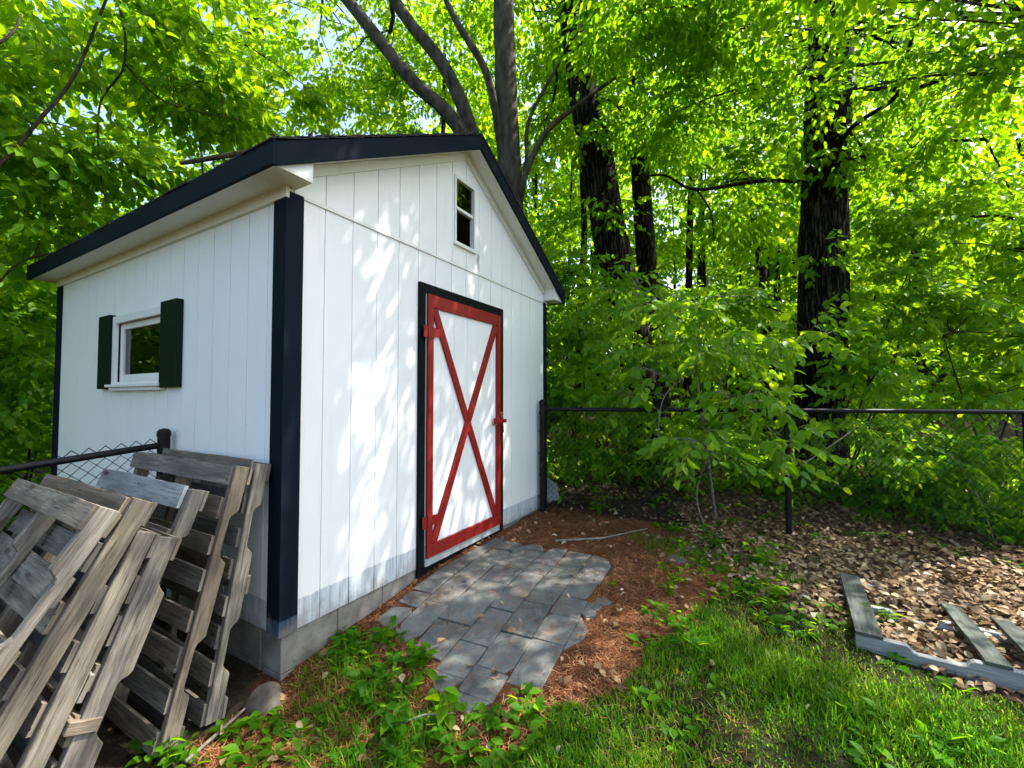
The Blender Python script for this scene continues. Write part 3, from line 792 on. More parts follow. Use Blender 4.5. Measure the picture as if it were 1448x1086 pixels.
# ------------------------------------------------------------------ vegetation
def frames(A, N):
    A = nrm(A); B = nrm(np.cross(N, A)); N = np.cross(A, B); return A, B, N
LEAF = {   # (t along, half width, lift) rings; first and last are the ends
    'far': ([(.0, 0), (.30, .27), (.68, .22), (1.0, 0)]),
    'near': ([(.0, 0), (.16, .17), (.38, .285), (.62, .25), (.82, .13), (1.0, 0)]),
}
def leaf_geo(P, A, N, S, kind='far', wid=1.0, cup=.18, droop=.18):
    """leaf blades: far = 2 quads, near = two half blades folded at the midrib"""
    P = np.asarray(P, float); S = np.asarray(S, float)[:, None]; A, B, N = frames(A, N)
    n_ = len(P)
    if kind == 'far':
        (t1, w1), (t2, w2) = LEAF['far'][1:3]
        pt = lambda t, w_: P+A*S*t+B*S*w_*wid+N*S*(cup*abs(w_)*2-droop*t*t)
        v_ = np.stack([pt(0, 0), pt(t1, w1), pt(t2, w2), pt(1, 0), pt(t2, -w2), pt(t1, -w1)], 1)
        b0 = (np.arange(n_)*6)[:, None]
        f_ = np.concatenate([b0+np.array([[0, 1, 2, 3]]), b0+np.array([[0, 3, 4, 5]])], 1)
        return v_.reshape(-1, 3), f_.ravel(), 2
    rings = LEAF['near']; k = len(rings)
    vs_ = []
    for t, w_ in rings:
        for s in (-1, 0, 1):
            vs_.append(P+A*S*t+B*S*w_*s*wid+N*S*(cup*abs(w_*s)*2-droop*t*t))
    v_ = np.stack(vs_, 1); b0 = (np.arange(n_)*3*k)[:, None]; q = []
    for i in range(k-1):
        for s in (0, 1):
            q.append([3*i+s, 3*i+s+1, 3*i+4+s, 3*i+3+s])
    f_ = b0[:, :, None]+np.array(q)[None]
    return v_.reshape(-1, 3), f_.ravel(), len(q)

def add_leaves(name, P, A, N, S, material, parent, kind='far', tint=None, **k):
    v_, f_, per = leaf_geo(P, A, N, S, kind, **k)
    t = rng.random(len(P)) if tint is None else tint
    return fast_mesh(name, v_, f_, 4, np.repeat(t, per), material, parent, smooth=(kind == 'near'))

def twigs_to_leaves(P, Dv, Ln, k, size, droop=.35, flat=.35, szvar=.35, hang=(.25, .85)):
    """alternate leaves along drooping twigs; returns leaf arrays"""
    n_ = len(P); t = (np.arange(k)+.9)/k
    Dv = nrm(Dv); lat = nrm(np.cross(Dv, V(0, 0, 1))+rng.normal(0, .05, (n_, 3)))
    down = V(0, 0, -1)
    T = t[None, :, None]
    pos = P[:, None]+Dv[:, None]*Ln[:, None, None]*T+down*Ln[:, None, None]*T*T*droop*.5
    sd_ = np.where(np.arange(k) % 2 == 0, 1., -1.)[None, :, None]*np.where(rng.random((n_, 1, 1)) < .5, 1, -1)
    A = Dv[:, None]*.6+lat[:, None]*sd_*.8+down*(hang[0]+hang[1]*rng.random((n_, k, 1)))+rng.normal(0, .17, (n_, k, 3))
    A[:, -1] = Dv+down*.35+rng.normal(0, .15, (n_, 3))
    N = V(0, 0, 1)+rng.normal(0, flat, (n_, k, 3))
    pos = pos+rng.normal(0, .008, pos.shape)
    S = size*(1-szvar+2*szvar*rng.random((n_, k)))*(.75+.25*np.sin(np.pi*np.clip(T[:, :, 0], .12, .9)))
    return pos.reshape(-1, 3), A.reshape(-1, 3), N.reshape(-1, 3), S.ravel()

def twig_tubes(mb, P, Dv, Ln, droop, r=.0025, seg=4):
    Dv = nrm(Dv)
    for p_, d, l_ in zip(P, Dv, Ln):
        ts = np.linspace(0, 1, seg)[:, None]
        mb.tube(p_+d*l_*ts+V(0, 0, -1)*l_*ts*ts*droop*.5, np.linspace(r, r*.5, seg), 4, caps=False)

def clump(P, sc, seed):
    r_ = np.random.default_rng(seed); o = np.zeros(len(P))
    for _ in range(5):
        kv = r_.normal(0, 1, 3)*sc; o += np.sin(P@kv+r_.uniform(0, 6.28))
    return o/2.2

def blob(c, rad, n_, seed=0, gap=-.15, csc=2.2, layer=0, shell=.55):
    """twig origins and directions in an uneven ellipsoid"""
    c, rad = np.asarray(c, float), np.asarray(rad, float)*np.ones(3)
    d = nrm(rng.normal(0, 1, (n_*3, 3))); r_ = rng.random((n_*3, 1))**(shell)
    q = d*r_
    P = c+q*rad
    if layer: P[:, 2] = np.round((P[:, 2]+.25*np.sin(P[:, 0]*1.3+P[:, 1]))/layer)*layer-.25*np.sin(P[:, 0]*1.3+P[:, 1])+rng.normal(0, layer*.13, len(P))
    keep = clump(P, csc, seed) > gap
    P, q = P[keep][:n_], q[keep][:n_]
    Dv = nrm(q*V(1, 1, .35)+rng.normal(0, .55, P.shape)*V(1, 1, .4)+V(0, 0, -.05))
    return P, Dv

def wiggle(p0, p1, n_, amp, sag=0.0):
    p0, p1 = np.asarray(p0, float), np.asarray(p1, float); t = np.linspace(0, 1, n_)[:, None]
    L_ = np.linalg.norm(p1-p0)
    r_ = rng.normal(0, amp*L_, (n_, 3)); r_[0] = 0; r_[-1] = 0
    r_[1:-1] = (r_[1:-1]+r_[:-2]*.5+r_[2:]*.5)/1.6
    return p0+(p1-p0)*t+r_+V(0, 0, 1)*(sag*L_*4*t*(1-t))

def smooth_path(pts, per=5):
    pts = np.asarray(pts, float); out = []
    n_ = len(pts)
    for i in range(n_-1):
        p0, p1, p2, p3 = pts[max(i-1, 0)], pts[i], pts[i+1], pts[min(i+2, n_-1)]
        for t in np.linspace(0, 1, per, endpoint=False):
            out.append(.5*((2*p1)+(-p0+p2)*t+(2*p0-5*p1+4*p2-p3)*t*t+(-p0+3*p1-3*p2+p3)*t**3))
    out.append(pts[-1]); return np.array(out)

def tree(name, base, label, stems, blobs, leaf='leaf_green', bark='bark_dark', size=.085, k=8, tl=(.3, .6), cat='tree', group=None,
         kind='far', limbs=True, hang=(.25, .85), dens=1.0, twigs=False, droop=.45, flat=.65, sides=14, rough=.05, wid=1.0, sub=5, gap=-.15, crown='crown', limb_r=1.0):
    """stems: list of (points, r0, r1); blobs: list of (centre, radii, twig count[, layer])"""
    t = thing(name, base, label, cat, group)
    mb = MB(); allpts = []
    for pts, r0, r1 in stems:
        sp = smooth_path(pts, 6) if len(pts) > 2 else wiggle(pts[0], pts[1], 8, .006)
        mb.tube(sp, np.linspace(1, 0, len(sp))**.8*(r0-r1)+r1, sides if r0 > .05 else 7, rough=rough)
        allpts.append(sp)
    P_, D_, = [], []
    ap = np.concatenate(allpts) if allpts else np.array([base])
    for bi, bl in enumerate(blobs):
        c, rad, n_ = bl[:3]; n_ = int(n_*dens); ly = bl[3] if len(bl) > 3 else 0
        P, Dv = blob(c, rad, n_, seed=bi*7+len(name)*3, layer=ly, gap=gap); P_.append(P); D_.append(Dv)
        if limbs and len(P):
            c = np.asarray(c, float); rm = float(np.mean(np.asarray(rad, float)*np.ones(3)))
            dd = np.linalg.norm((ap-c)*V(1, 1, .7), axis=1)+np.where(ap[:, 2] > c[2], 1.0, 0)*(ap[:, 2]-c[2])*1.5
            s0 = ap[int(np.argmin(dd))]
            rr = min(.012+.018*rm, .06)*limb_r
            path = wiggle(s0, c, 9, .03, .04); mb.tube(path, np.linspace(rr, rr*.5, 9), 7, caps=False, rough=.08)
            for _ in range(sub):
                e = P[rng.integers(len(P))]; s1 = path[rng.integers(3, 9)]
                mb.tube(wiggle(s1, e, 7, .035, .03), np.linspace(rr*.42, .004, 7), 5, caps=False)
    if P_:
        P, Dv = np.concatenate(P_), np.concatenate(D_)
        Ln = rng.uniform(tl[0], tl[1], len(P))
        pos, A, N, S = twigs_to_leaves(P, Dv, Ln, k, size, droop=droop, flat=flat, hang=hang)
        tint = np.clip(np.repeat(rng.normal(.5, .16, len(P)), k)+rng.normal(0, .17, len(pos)), 0, 1)
        add_leaves(crown, pos, A, N, S, leaf, t, kind, tint=tint, wid=wid)
        if twigs: twig_tubes(mb, P, Dv, Ln, droop)
    if stems or limbs: mb.build('trunk', bark, t, smooth=True)
    return t

def at_ground(u, d):
    q = D(u, 560, d); return V(q[0], q[1], float(hgt(q[0], q[1])))
def low(p): return V(p[0], p[1], float(hgt(p[0], p[1]))-.1)

# --- grey forked tree right behind the shed
b0 = V(3.95, .85, -.1)
tree('forked_tree', b0, 'grey forked tree with several leaning stems rising behind the shed roof',
     [([b0, D(724, 330, 6.0), D(716, 150, 6.0), D(712, 0, 6.1), D(705, -260, 6.6)], .19, .12),
      ([D(726, 420, 6.0), D(660, 200, 6.3), D(575, 105, 6.4), D(487, -5, 6.6), D(330, -190, 7.2)], .115, .07),
      ([D(724, 400, 6.05), D(668, 190, 6.5), D(625, 90, 6.7), D(555, -5, 6.9), D(470, -190, 7.4)], .12, .07),
      ([D(712, 240, 5.95), D(690, 110, 5.8), D(640, 20, 5.8), D(600, -80, 5.9)], .06, .03),
      ([D(732, 300, 5.9), D(742, 250, 5.8), D(770, 190, 5.8), D(815, 150, 5.8), D(870, 110, 6.0)], .05, .02),
      ([D(735, 290, 5.9), D(745, 225, 6.0), D(748, 170, 6.2), D(790, 90, 6.4)], .04, .02)],
     [(D(560, 120, 9.0), (2.2, 2.0, 1.3), 700), (D(470, 40, 8.6), (1.6, 1.5, 1.0), 330), (D(770, 50, 8.0), (1.3, 1.3, .9), 380), (D(660, -60, 7.5), (2.0, 1.8, .9), 260),
      (D(770, 190, 8.0), (.9, .9, .6), 150), (D(560, -160, 6.2), (2.2, 2.0, .8), 300)],
     bark='bark_grey', leaf='leaf_light', size=.125, tl=(.3, .65), sub=7, dens=.7)
# --- three dark oaks beyond the fence
def oak(name, label, pts, r0, r1, blobs, **k):
    pts = [low(pts[0])]+pts
    return tree(name, pts[0], label, [(pts, r0, r1)]+k.pop('boughs', []), blobs, **{**dict(dens=.5), **k})
oak('dark_oak', 'dark leaning oak trunk just right of the shed roof', [D(910, 560, 6.8), D(866, 350, 6.75), D(841, 210, 6.7), D(822, 110, 6.8), D(790, -150, 7.4)], .30, .20,
    [(D(770, 20, 7.6), (1.7, 1.7, 1.1), 620), (D(900, 60, 7.0), (1.4, 1.4, .9), 480), (D(960, 180, 8.0), (1.1, 1.1, .6), 300, .35), (D(880, 160, 8.2), (.9, .9, .5), 180, .3), (D(840, 60, 6.0), (.5, .5, .22), 60, .2), (D(845, 300, 6.2), (.5, .45, .12), 44, .15), (D(880, 400, 6.2), (.5, .45, .1), 50, .15), (D(835, 180, 6.1), (.5, .4, .2), 70, .18), (D(800, -160, 6.2), (2.2, 2.2, .7), 420)], leaf='leaf_green', size=.12, sub=6)
oak('slim_oak', 'slimmer dark trunk standing close behind the leaning oak', [D(932, 560, 8.6), D(915, 380, 8.5), D(905, 240, 8.5), D(895, 60, 8.8), D(880, -140, 9.2)], .22, .14,
    [(D(880, 40, 9.6), (1.8, 1.8, 1.2), 420), (D(1010, 90, 9.4), (1.5, 1.6, 1.2), 520), (D(960, 230, 9.8), (1.0, 1.0, .5), 200, .4)], leaf='leaf_light', size=.13, sub=6)
oak('stout_oak', 'stout dark oak trunk rising behind the fence on the right', [D(1160, 600, 6.2), D(1163, 400, 6.2), D(1166, 260, 6.2), D(1172, 100, 6.2), D(1180, -80, 6.3), D(1190, -320, 6.8)], .335, .24,
    [(D(1050, 60, 6.6), (1.2, 1.2, .8), 400), (D(1280, 60, 6.4), (1.4, 1.4, .9), 440), (D(1290, 210, 6.4), (1.0, 1.2, .7), 320), (D(1020, 260, 6.6), (.8, .8, .3), 130, .3),
     (D(1390, 120, 5.6), (1.0, 1.2, .9), 330), (D(1160, 365, 5.7), (.5, .45, .10), 40, .14), (D(1170, 455, 5.6), (.5, .45, .08), 36, .14), (D(1185, 230, 5.7), (.55, .5, .14), 70, .16), (D(1150, 180, 5.6), (.6, .5, .2), 80, .18)], leaf='leaf_green', size=.12, sub=7,
    boughs=[([D(1160, 258, 6.1), D(1075, 256, 5.8), D(985, 268, 5.6), D(940, 248, 5.6), D(900, 252, 5.7)], .030, .008), ([D(985, 268, 5.6), D(1005, 300, 5.6), D(1010, 345, 5.6)], .014, .006),
            ([D(1172, 250, 6.0), D(1200, 185, 5.6), D(1268, 135, 5.3), D(1285, 70, 5.2), D(1310, -20, 5.2)], .034, .016), ([D(1200, 185, 5.6), D(1222, 215, 5.5), D(1222, 245, 5.5)], .018, .006),
            ([D(1178, 120, 6.1), D(1290, 125, 5.6), D(1390, 85, 5.3), D(1470, 60, 5.1)], .034, .014), ([D(1390, 190, 6.2), D(1420, 250, 6.0), D(1440, 300, 6.0)], .015, .006)])
# --- tall tree whose boughs reach over the yard from the right
q0 = V(6.4, -6.2, .1)
SH = []      # boughs of this tree, placed and thickened to shape the shade on wall and yard
def over(x, y, hgt_):
    return V(x, y, 0)+SUN/SUN[2]*hgt_
for (x, y, hh, r_, n_) in SHADE:
    SH.append((over(x, y, hh), (r_, r_, r_*.45), n_))
tree('spreading_beech', q0, 'tall beech at the right edge whose boughs reach over the yard',
     [([q0, V(6.3, -6.1, 3), V(6.0, -5.7, 6), V(5.4, -5.0, 9.5), V(5.2, -4.8, 12)], .28, .10)], SH, leaf='leaf_green', bark='bark_grey', size=.11, tl=(.3, .6), sub=6, gap=SGAP)
# --- dark trunk far left of the forked tree
oak('tall_pine', 'dark straight trunk seen above the shed eave against the sky', [D(372, 330, 12), D(365, 130, 12), D(360, 0, 12), D(356, -200, 12.4)], .24, .18,
    [(D(330, 70, 12), (1.6, 1.6, .9), 120), (D(380, -60, 12), (2.2, 2.0, 1.3), 160)], leaf='leaf_green', size=.10, sub=8)
# --- tree at the left with boughs hanging over the eave
q0 = V(-2.6, 2.3, -.4)
tree('overhanging_beech', q0, 'tree at the left whose boughs hang over the shed eave',
     [([q0, V(-2.6, 2.35, 2.0), V(-2.5, 2.6, 3.6), V(-2.2, 2.9, 5.2), V(-1.9, 3.1, 7)], .14, .07),
      ([V(-2.55, 2.5, 2.6), D(-120, 330, 3.2), D(0, 232, 3.6), D(55, 170, 3.7), D(105, 107, 3.8), D(150, 0, 3.9), D(190, -90, 4.0)], .021, .007),
      ([V(-2.2, 2.9, 5.2), D(120, -110, 3.9), D(167, 0, 4.1), D(176, 90, 4.1), D(142, 145, 4.2), D(140, 225, 4.2), D(150, 290, 4.3)], .016, .004),
      ([D(176, 90, 4.1), D(215, 130, 4.3), D(250, 150, 4.5), D(340, 170, 4.9)], .010, .004),
      ([V(-2.5, 2.6, 3.6), D(-150, 120, 3.0), D(0, 60, 3.2), D(30, 20, 3.3)], .016, .006),
      ([V(-2.2, 2.9, 5.2), D(60, -60, 4.6), D(230, 30, 5.0), D(340, 60, 5.6), D(430, 120, 6.2)], .022, .006),
      ([V(-2.55, 2.5, 2.2), D(-90, 430, 3.6), D(30, 370, 4.0), D(110, 350, 4.1)], .014, .004)],
     [(D(110, 50, 4.4), (1.0, 1.0, .6), 300), (D(240, 110, 4.7), (.8, .8, .45), 220), (D(30, 180, 4.2), (.8, .9, .6), 230), (D(150, 240, 4.6), (.7, .7, .4), 150),
      (D(70, 320, 4.4), (.65, .6, .3), 110), (D(300, 30, 4.8), (.7, .7, .5), 110), (D(430, 130, 6.4), (.9, .8, .4), 110), (D(0, 20, 4.8), (1.2, 1.2, .8), 220), (D(330, 150, 5.6), (.7, .7, .3), 80)],
     leaf='leaf_light', bark='twig_bark', size=.125, tl=(.25, .5), kind='near', twigs=True, sub=5, flat=.65, limb_r=.3, dens=.85)
# --- bright sapling by the fence
q0 = at_ground(1010, 4.75)
tree('beech_sapling', q0, 'bright green sapling drooping its leafy sprays over the fence post', 
     [([q0, D(1000, 640, 4.75), D(985, 520, 4.7), D(995, 430, 4.7), D(1005, 390, 4.7)], .016, .005),
      ([D(995, 600, 4.75), D(1010, 555, 4.5), D(1060, 580, 4.2), D(1110, 630, 4.0)], .008, .003),
      ([D(985, 520, 4.7), D(940, 560, 4.5), D(930, 620, 4.3)], .007, .003)],
     [(D(1030, 490, 4.4), (.50, .45, .10), 34, .16), (D(950, 440, 4.7), (.50, .45, .10), 34, .18), (D(1075, 420, 4.7), (.45, .40, .09), 26, .18), (D(1095, 635, 4.0), (.24, .22, .08), 14, .1), (D(985, 625, 4.2), (.34, .28, .09), 24, .13),
      (D(1060, 560, 4.2), (.42, .3, .09), 28, .13), (D(910, 500, 5.0), (.44, .38, .12), 34, .18), (D(900, 420, 5.2), (.42, .36, .10), 26, .2), (D(1140, 480, 4.7), (.34, .3, .08), 16, .15), (D(890, 590, 4.8), (.42, .3, .12), 26, .16), (D(880, 560, 5.1), (.36, .3, .12), 24, .16), (D(940, 530, 4.6), (.4, .35, .08), 22, .16)],
     leaf='leaf_lit', bark='pale_twig', size=.122, k=8, tl=(.28, .55), kind='near', twigs=True, droop=.75, flat=.55, sub=3, gap=-.7, limb_r=.35)
# --- understory behind the fence
def shrub(name, label, u, d, blobs, leaf='leaf_lit', size=.115, stems=4, **k):
    q = at_ground(u, d); st = []
    for _ in range(stems):
        c = np.asarray(blobs[rng.integers(len(blobs))][0], float); e = c+rng.normal(0, .2, 3); st.append(([q+V(*rng.normal(0, .08, 2), -.05), (q+e)/2+rng.normal(0, .08, 3), e], .014, .005))
    k = {**dict(cat='shrub', bark='twig_bark', twigs=False, tl=(.22, .48), sub=4, dens=.72), **k}
    return tree(name, q, label, st, blobs, leaf=leaf, size=size, **k)
shrub('understory_shrub', 'leafy shrub filling the gap between shed corner and oak', 830, 6.0,
      [(D(820, 470, 6.2), (.7, .7, .45), 220, .25), (D(830, 570, 5.8), (.7, .7, .4), 200, .22), (D(800, 380, 6.6), (.5, .5, .4), 110, .25), (D(880, 610, 5.4), (.5, .5, .3), 120, .2)])
shrub('understory_shrub', 'broad shrub spreading around the foot of the stout oak', 1180, 5.4,
      [(D(1060, 420, 6.6), (.6, .6, .4), 130, .22), (D(1240, 520, 5.4), (.5, .5, .3), 100, .2), (D(1270, 430, 5.8), (.6, .6, .4), 150, .25), (D(1190, 610, 5.0), (.4, .4, .13), 50, .2), (D(1290, 330, 6.2), (.7, .8, .45), 170, .25)])
shrub('understory_shrub', 'tall dense shrub at the right edge behind the fence rail', 1400, 5.2,
      [(D(1350, 470, 5.2), (.8, .8, .5), 230, .25), (D(1430, 350, 5.4), (.9, .9, .6), 260, .25), (D(1400, 560, 4.9), (.6, .6, .25), 110, .2), (D(1340, 300, 6.2), (.8, .9, .5), 180, .25), (D(1500, 480, 5.0), (.8, .8, .6), 180, .25)])
shrub('understory_shrub', 'pale airy sapling between the two oaks', 1010, 7.4,
      [(D(1000, 440, 7.4), (.9, .9, .5), 200, .25), (D(1050, 500, 7.0), (.9, .9, .4), 200, .25), (D(930, 400, 7.8), (.7, .8, .5), 150, .25)], leaf='leaf_light')
shrub('low_bramble', 'dark low bramble tangle under the fence rail on the right', 1290, 4.9,
      [(D(1240, 640, 4.7), (.6, .6, .16), 130, .15), (D(1340, 650, 4.6), (.7, .6, .17), 150, .15), (D(1430, 650, 4.3), (.6, .6, .17), 130, .15), (D(1390, 720, 4.4), (.6, .5, .10), 90, .12), (D(1300, 715, 4.6), (.5, .5, .1), 70, .12)], leaf='leaf_green', size=.095, limbs=False)
shrub('low_bramble', 'shaded low bushes behind the fence below the sapling', 900, 5.4,
      [(D(830, 640, 5.3), (.45, .45, .2), 90, .15), (D(900, 670, 5.3), (.5, .4, .13), 80, .15), (D(1010, 610, 5.5), (.6, .5, .2), 90, .15), (D(790, 540, 5.9), (.35, .5, .35), 90, .2)], leaf='leaf_green', size=.095, limbs=False)
shrub('low_bramble', 'dark ground thicket around the foot of the stout oak', 1150, 6.6,
      [(V(5.2, -3.6, .25), (.8, .8, .2), 170, .15), (V(5.4, -2.3, .28), (.8, .8, .22), 150, .15), (V(6.6, -3.8, .5), (1.0, 1.0, .3), 180, .2), (V(5.2, -4.8, .3), (.9, .9, .25), 170, .15), (V(6.8, -2.0, .5), (1.0, 1.0, .35), 180, .2)], leaf='leaf_green', size=.11, limbs=False)
shrub('low_bramble', 'green thicket between the leaning oaks and the shed corner', 880, 6.6,
      [(V(4.9, -.6, .2), (.7, .8, .25), 150, .15), (V(5.8, .2, .4), (1.0, 1.0, .35), 170, .2), (V(4.5, .8, .3), (.6, .8, .35), 130, .2), (V(6.6, -.8, .6), (1.0, 1.0, .35), 170, .2)], leaf='leaf_green', size=.11, limbs=False)
# left behind the shed
shrub('woodland_shrub', 'dense shrub at the left edge beyond the shed wall', 30, 6.0,
      [(D(20, 430, 5.6), (.6, .6, .4), 170, .22), (D(30, 520, 5.4), (.6, .6, .35), 170, .22), (D(-20, 600, 4.9), (.6, .6, .25), 120, .2), (D(60, 600, 6.4), (.6, .6, .3), 110, .2), (D(-60, 470, 5.0), (.6, .6, .5), 130, .22)], kind='near')
# --- slender background saplings
for i, (u, d, r_, lean) in enumerate([(985, 12, .035, 6), (1000, 13, .06, -4), (1042, 12.5, .05, 5), (1030, 14, .03, 12), (1083, 12, .05, 14), (1105, 13, .035, -3), (960, 15, .03, -5), (1230, 12, .04, 8), (1300, 14, .05, -6), (800, 13, .05, 4)]):
    q = at_ground(u, d)
    tree('slender_sapling', q, 'thin dark sapling stem among the sunlit trees far beyond the fence', [([q-V(0, 0, .1), D(u+lean, 400, d), D(u+lean*2.2, 230, d), D(u+lean*3, 30, d)], r_, r_*.45)],
         [(D(u+lean*2, 120, d), (1.0, 1.0, 1.2), 90)], leaf='leaf_light', size=.10, cat='sapling', group='thin saplings beyond the fence', sides=8, sub=4)
# --- the far wood: too many leaves and stems to count
fw_ = []
far_st = MB()
r2 = np.random.default_rng(5)
for i in range(FARN):
    d = r2.uniform(9.5, 24); u = r2.uniform(-350, 1800); 
    q = at_ground(u, d)
    top = r2.uniform(5, 12)
    if u < 420: top *= .75
    nb_ = 5
    for j in range(nb_):
        zc = q[2]+top*(.06+.94*j/(nb_-1)); rr = r2.uniform(1.0, 1.9)
        P, Dv = blob(V(q[0], q[1], zc)+r2.normal(0, .7, 3)*V(1, 1, .3), (rr, rr, top/nb_*.6), int(FARD*rr*rr), seed=i*9+j, layer=.5 if j < 3 else 0, csc=1.4, gap=.0)
        fw_.append((P, Dv))
    far_st.tube([q-V(0, 0, .2), q+V(r2.normal(0, .3), r2.normal(0, .3), top*.5), q+V(r2.normal(0, .5), r2.normal(0, .5), top)], np.array([1, .8, .3])*r2.uniform(.05, .16), 7, caps=False)
for i in range(26):
    q = V(r2.uniform(-7, -.6), r2.uniform(5.5, 13), -.4); top = r2.uniform(4, 8)
    for j in range(4):
        rr = r2.uniform(.9, 1.5); P, Dv = blob(q+V(0, 0, top*(.08+.3*j)), (rr, rr, top*.16), int(70*rr*rr), seed=900+i*9+j, csc=1.4, gap=0.); fw_.append((P, Dv))
    far_st.tube([q, q+V(0, 0, top)], np.array([.09, .04]), 7, caps=False)
P = np.concatenate([a for a, _ in fw_]); Dv = np.concatenate([b_ for _, b_ in fw_])
Ln = rng.uniform(.35, .8, len(P)); pos, A, N, S = twigs_to_leaves(P, Dv, Ln, 7, .18, flat=.75)
o = add_leaves('far_woodland', pos, A, N, S, 'leaf_light', None, 'far', tint=np.clip(np.repeat(rng.normal(.5, .2, len(P)), 7)+rng.normal(0, .15, len(pos)), 0, 1))
tag(o, kind='stuff')
print('far leaves', len(pos))
o = far_st.build('far_woodland_stems', 'bark_dark', None, smooth=True); tag(o, kind='stuff')

# ------------------------------------------------------------------ ground cover
def scatter(n_, box):
    return rng.uniform(box[0], box[1], n_), rng.uniform(box[2], box[3], n_)
shed_in = lambda x, y: (x > -.02) & (x < W+.02) & (y > -.02) & (y < L)
# grass
x, y = scatter(300000, (-1.2, 3.0, -4.4, .2))
dist = np.hypot(x-CAM[0], y-CAM[1])
ga, la_, ma = zones(x, y)
den = clump(np.stack([x, y, 0*x], 1), 3.0, 4)
pr_ = ga*np.clip(.72+.36*den, .30, 1)+ma*np.clip(den-.75, 0, .5)*.45+la_*np.clip(den-.8, 0, .4)*.4
keep = (rng.random(len(x)) < pr_*np.clip(1.5/dist+.1, .3, 1)) & ~inpoly(x, y, PATIO) & ~shed_in(x, y)
x, y = x[keep], y[keep]; n_ = len(x); print('grass', n_)
hl = rng.uniform(.022, .072, n_)*(1+.35*den[keep]); az = rng.uniform(0, 2*np.pi, n_); ln_ = rng.uniform(.15, .9, n_); wd = rng.uniform(.0017, .0040, n_)
b0 = np.stack([x, y, hgt(x, y)-.004], 1); dr = np.stack([np.cos(az), np.sin(az), 0*az], 1); pe = np.stack([-np.sin(az), np.cos(az), 0*az], 1)
vs_ = []
for t, wk in ((0, 1), (.45, .85), (.8, .55), (1, .08)):
    c_ = b0+V(0, 0, 1)*(hl*t*(1-.35*ln_*t))[:, None]+dr*(hl*ln_*t*t)[:, None]
    vs_ += [c_-pe*(wd*wk)[:, None], c_+pe*(wd*wk)[:, None]]
v_ = np.stack(vs_, 1); bb = (np.arange(n_)*8)[:, None]
f_ = bb[:, :, None]+np.array([[0, 1, 3, 2], [2, 3, 5, 4], [4, 5, 7, 6]])[None]
o = fast_mesh('grass', v_, f_.ravel(), 4, np.repeat(np.clip(rng.normal(.52, .22, n_)+.16*clump(np.stack([x, y, 0*x], 1), 5.0, 9), 0, 1), 3), 'grass_blade'); tag(o, kind='stuff')
# pine needles on the mulch
x, y = scatter(120000, (-.6, 3.3, -2.2, .05)); ga, la_, ma = zones(x, y)
onp = inpoly(x, y, PATIO)
keep = (rng.random(len(x)) < (ma*.62+la_*.12+ga*.05)*np.where(onp, .05, 1)) & ~shed_in(x, y)
x, y = x[keep], y[keep]; n_ = len(x); print('needles', n_)
onp = onp[keep]
az = rng.uniform(0, 2*np.pi, n_); ll = rng.uniform(.025, .075, n_); cv = rng.normal(0, .5, n_)
z = hgt(x, y)+np.where(onp, .024, .003)+rng.random(n_)**2*.018; tz = rng.normal(0, .18, n_)
vs_ = []
for t in (-.5, 0, .5):
    a2 = az+cv*t
    c_ = np.stack([x+np.cos(a2)*ll*t, y+np.sin(a2)*ll*t, z+tz*ll*t], 1); pe = np.stack([-np.sin(a2), np.cos(a2), 0*a2], 1)*.0011
    vs_ += [c_-pe, c_+pe]
v_ = np.stack(vs_, 1); bb = (np.arange(n_)*6)[:, None]
f_ = bb[:, :, None]+np.array([[0, 1, 3, 2], [2, 3, 5, 4]])[None]
o = fast_mesh('pine_needles', v_, f_.ravel(), 4, np.repeat(rng.random(n_), 2), 'pine_needle', None, False); tag(o, kind='stuff')
# dead leaves
x, y = scatter(125000, (-1.2, 9, -7, 3)); ga, la_, ma = zones(x, y)
dist = np.hypot(x-CAM[0], y-CAM[1]); onp = inpoly(x, y, PATIO)
base_d = la_*np.where(x < 3.9, .85, .45)+ma*.06+ga*.006+(1-np.clip(ga+la_+ma, 0, 1))*.16*(x > .2)
keep = (rng.random(len(x)) < base_d*np.where(onp, .25, 1)) & ~shed_in(x, y)
x, y, onp = x[keep], y[keep], onp[keep]; n_ = len(x); print('dead', n_)
az = rng.uniform(0, 6.28, n_)
A = np.stack([np.cos(az), np.sin(az), rng.normal(0, .35, n_)], 1); N = V(0, 0, 1)+rng.normal(0, .38, (n_, 3))
P = np.stack([x, y, hgt(x, y)+np.where(onp, .03, .012)+rng.random(n_)*.03], 1)
o = add_leaves('dead_leaves', P, A, N, rng.uniform(.03, .07, n_)*np.where((x > 1.4) & (y < -1.9), .98, .85), 'dead_leaf', None, 'near', tint=np.clip(rng.normal(.5, .27, n_)-np.where(x > 3.6, .16, 0), 0, 1), wid=1.15, cup=.16, droop=.35); tag(o, kind='stuff')
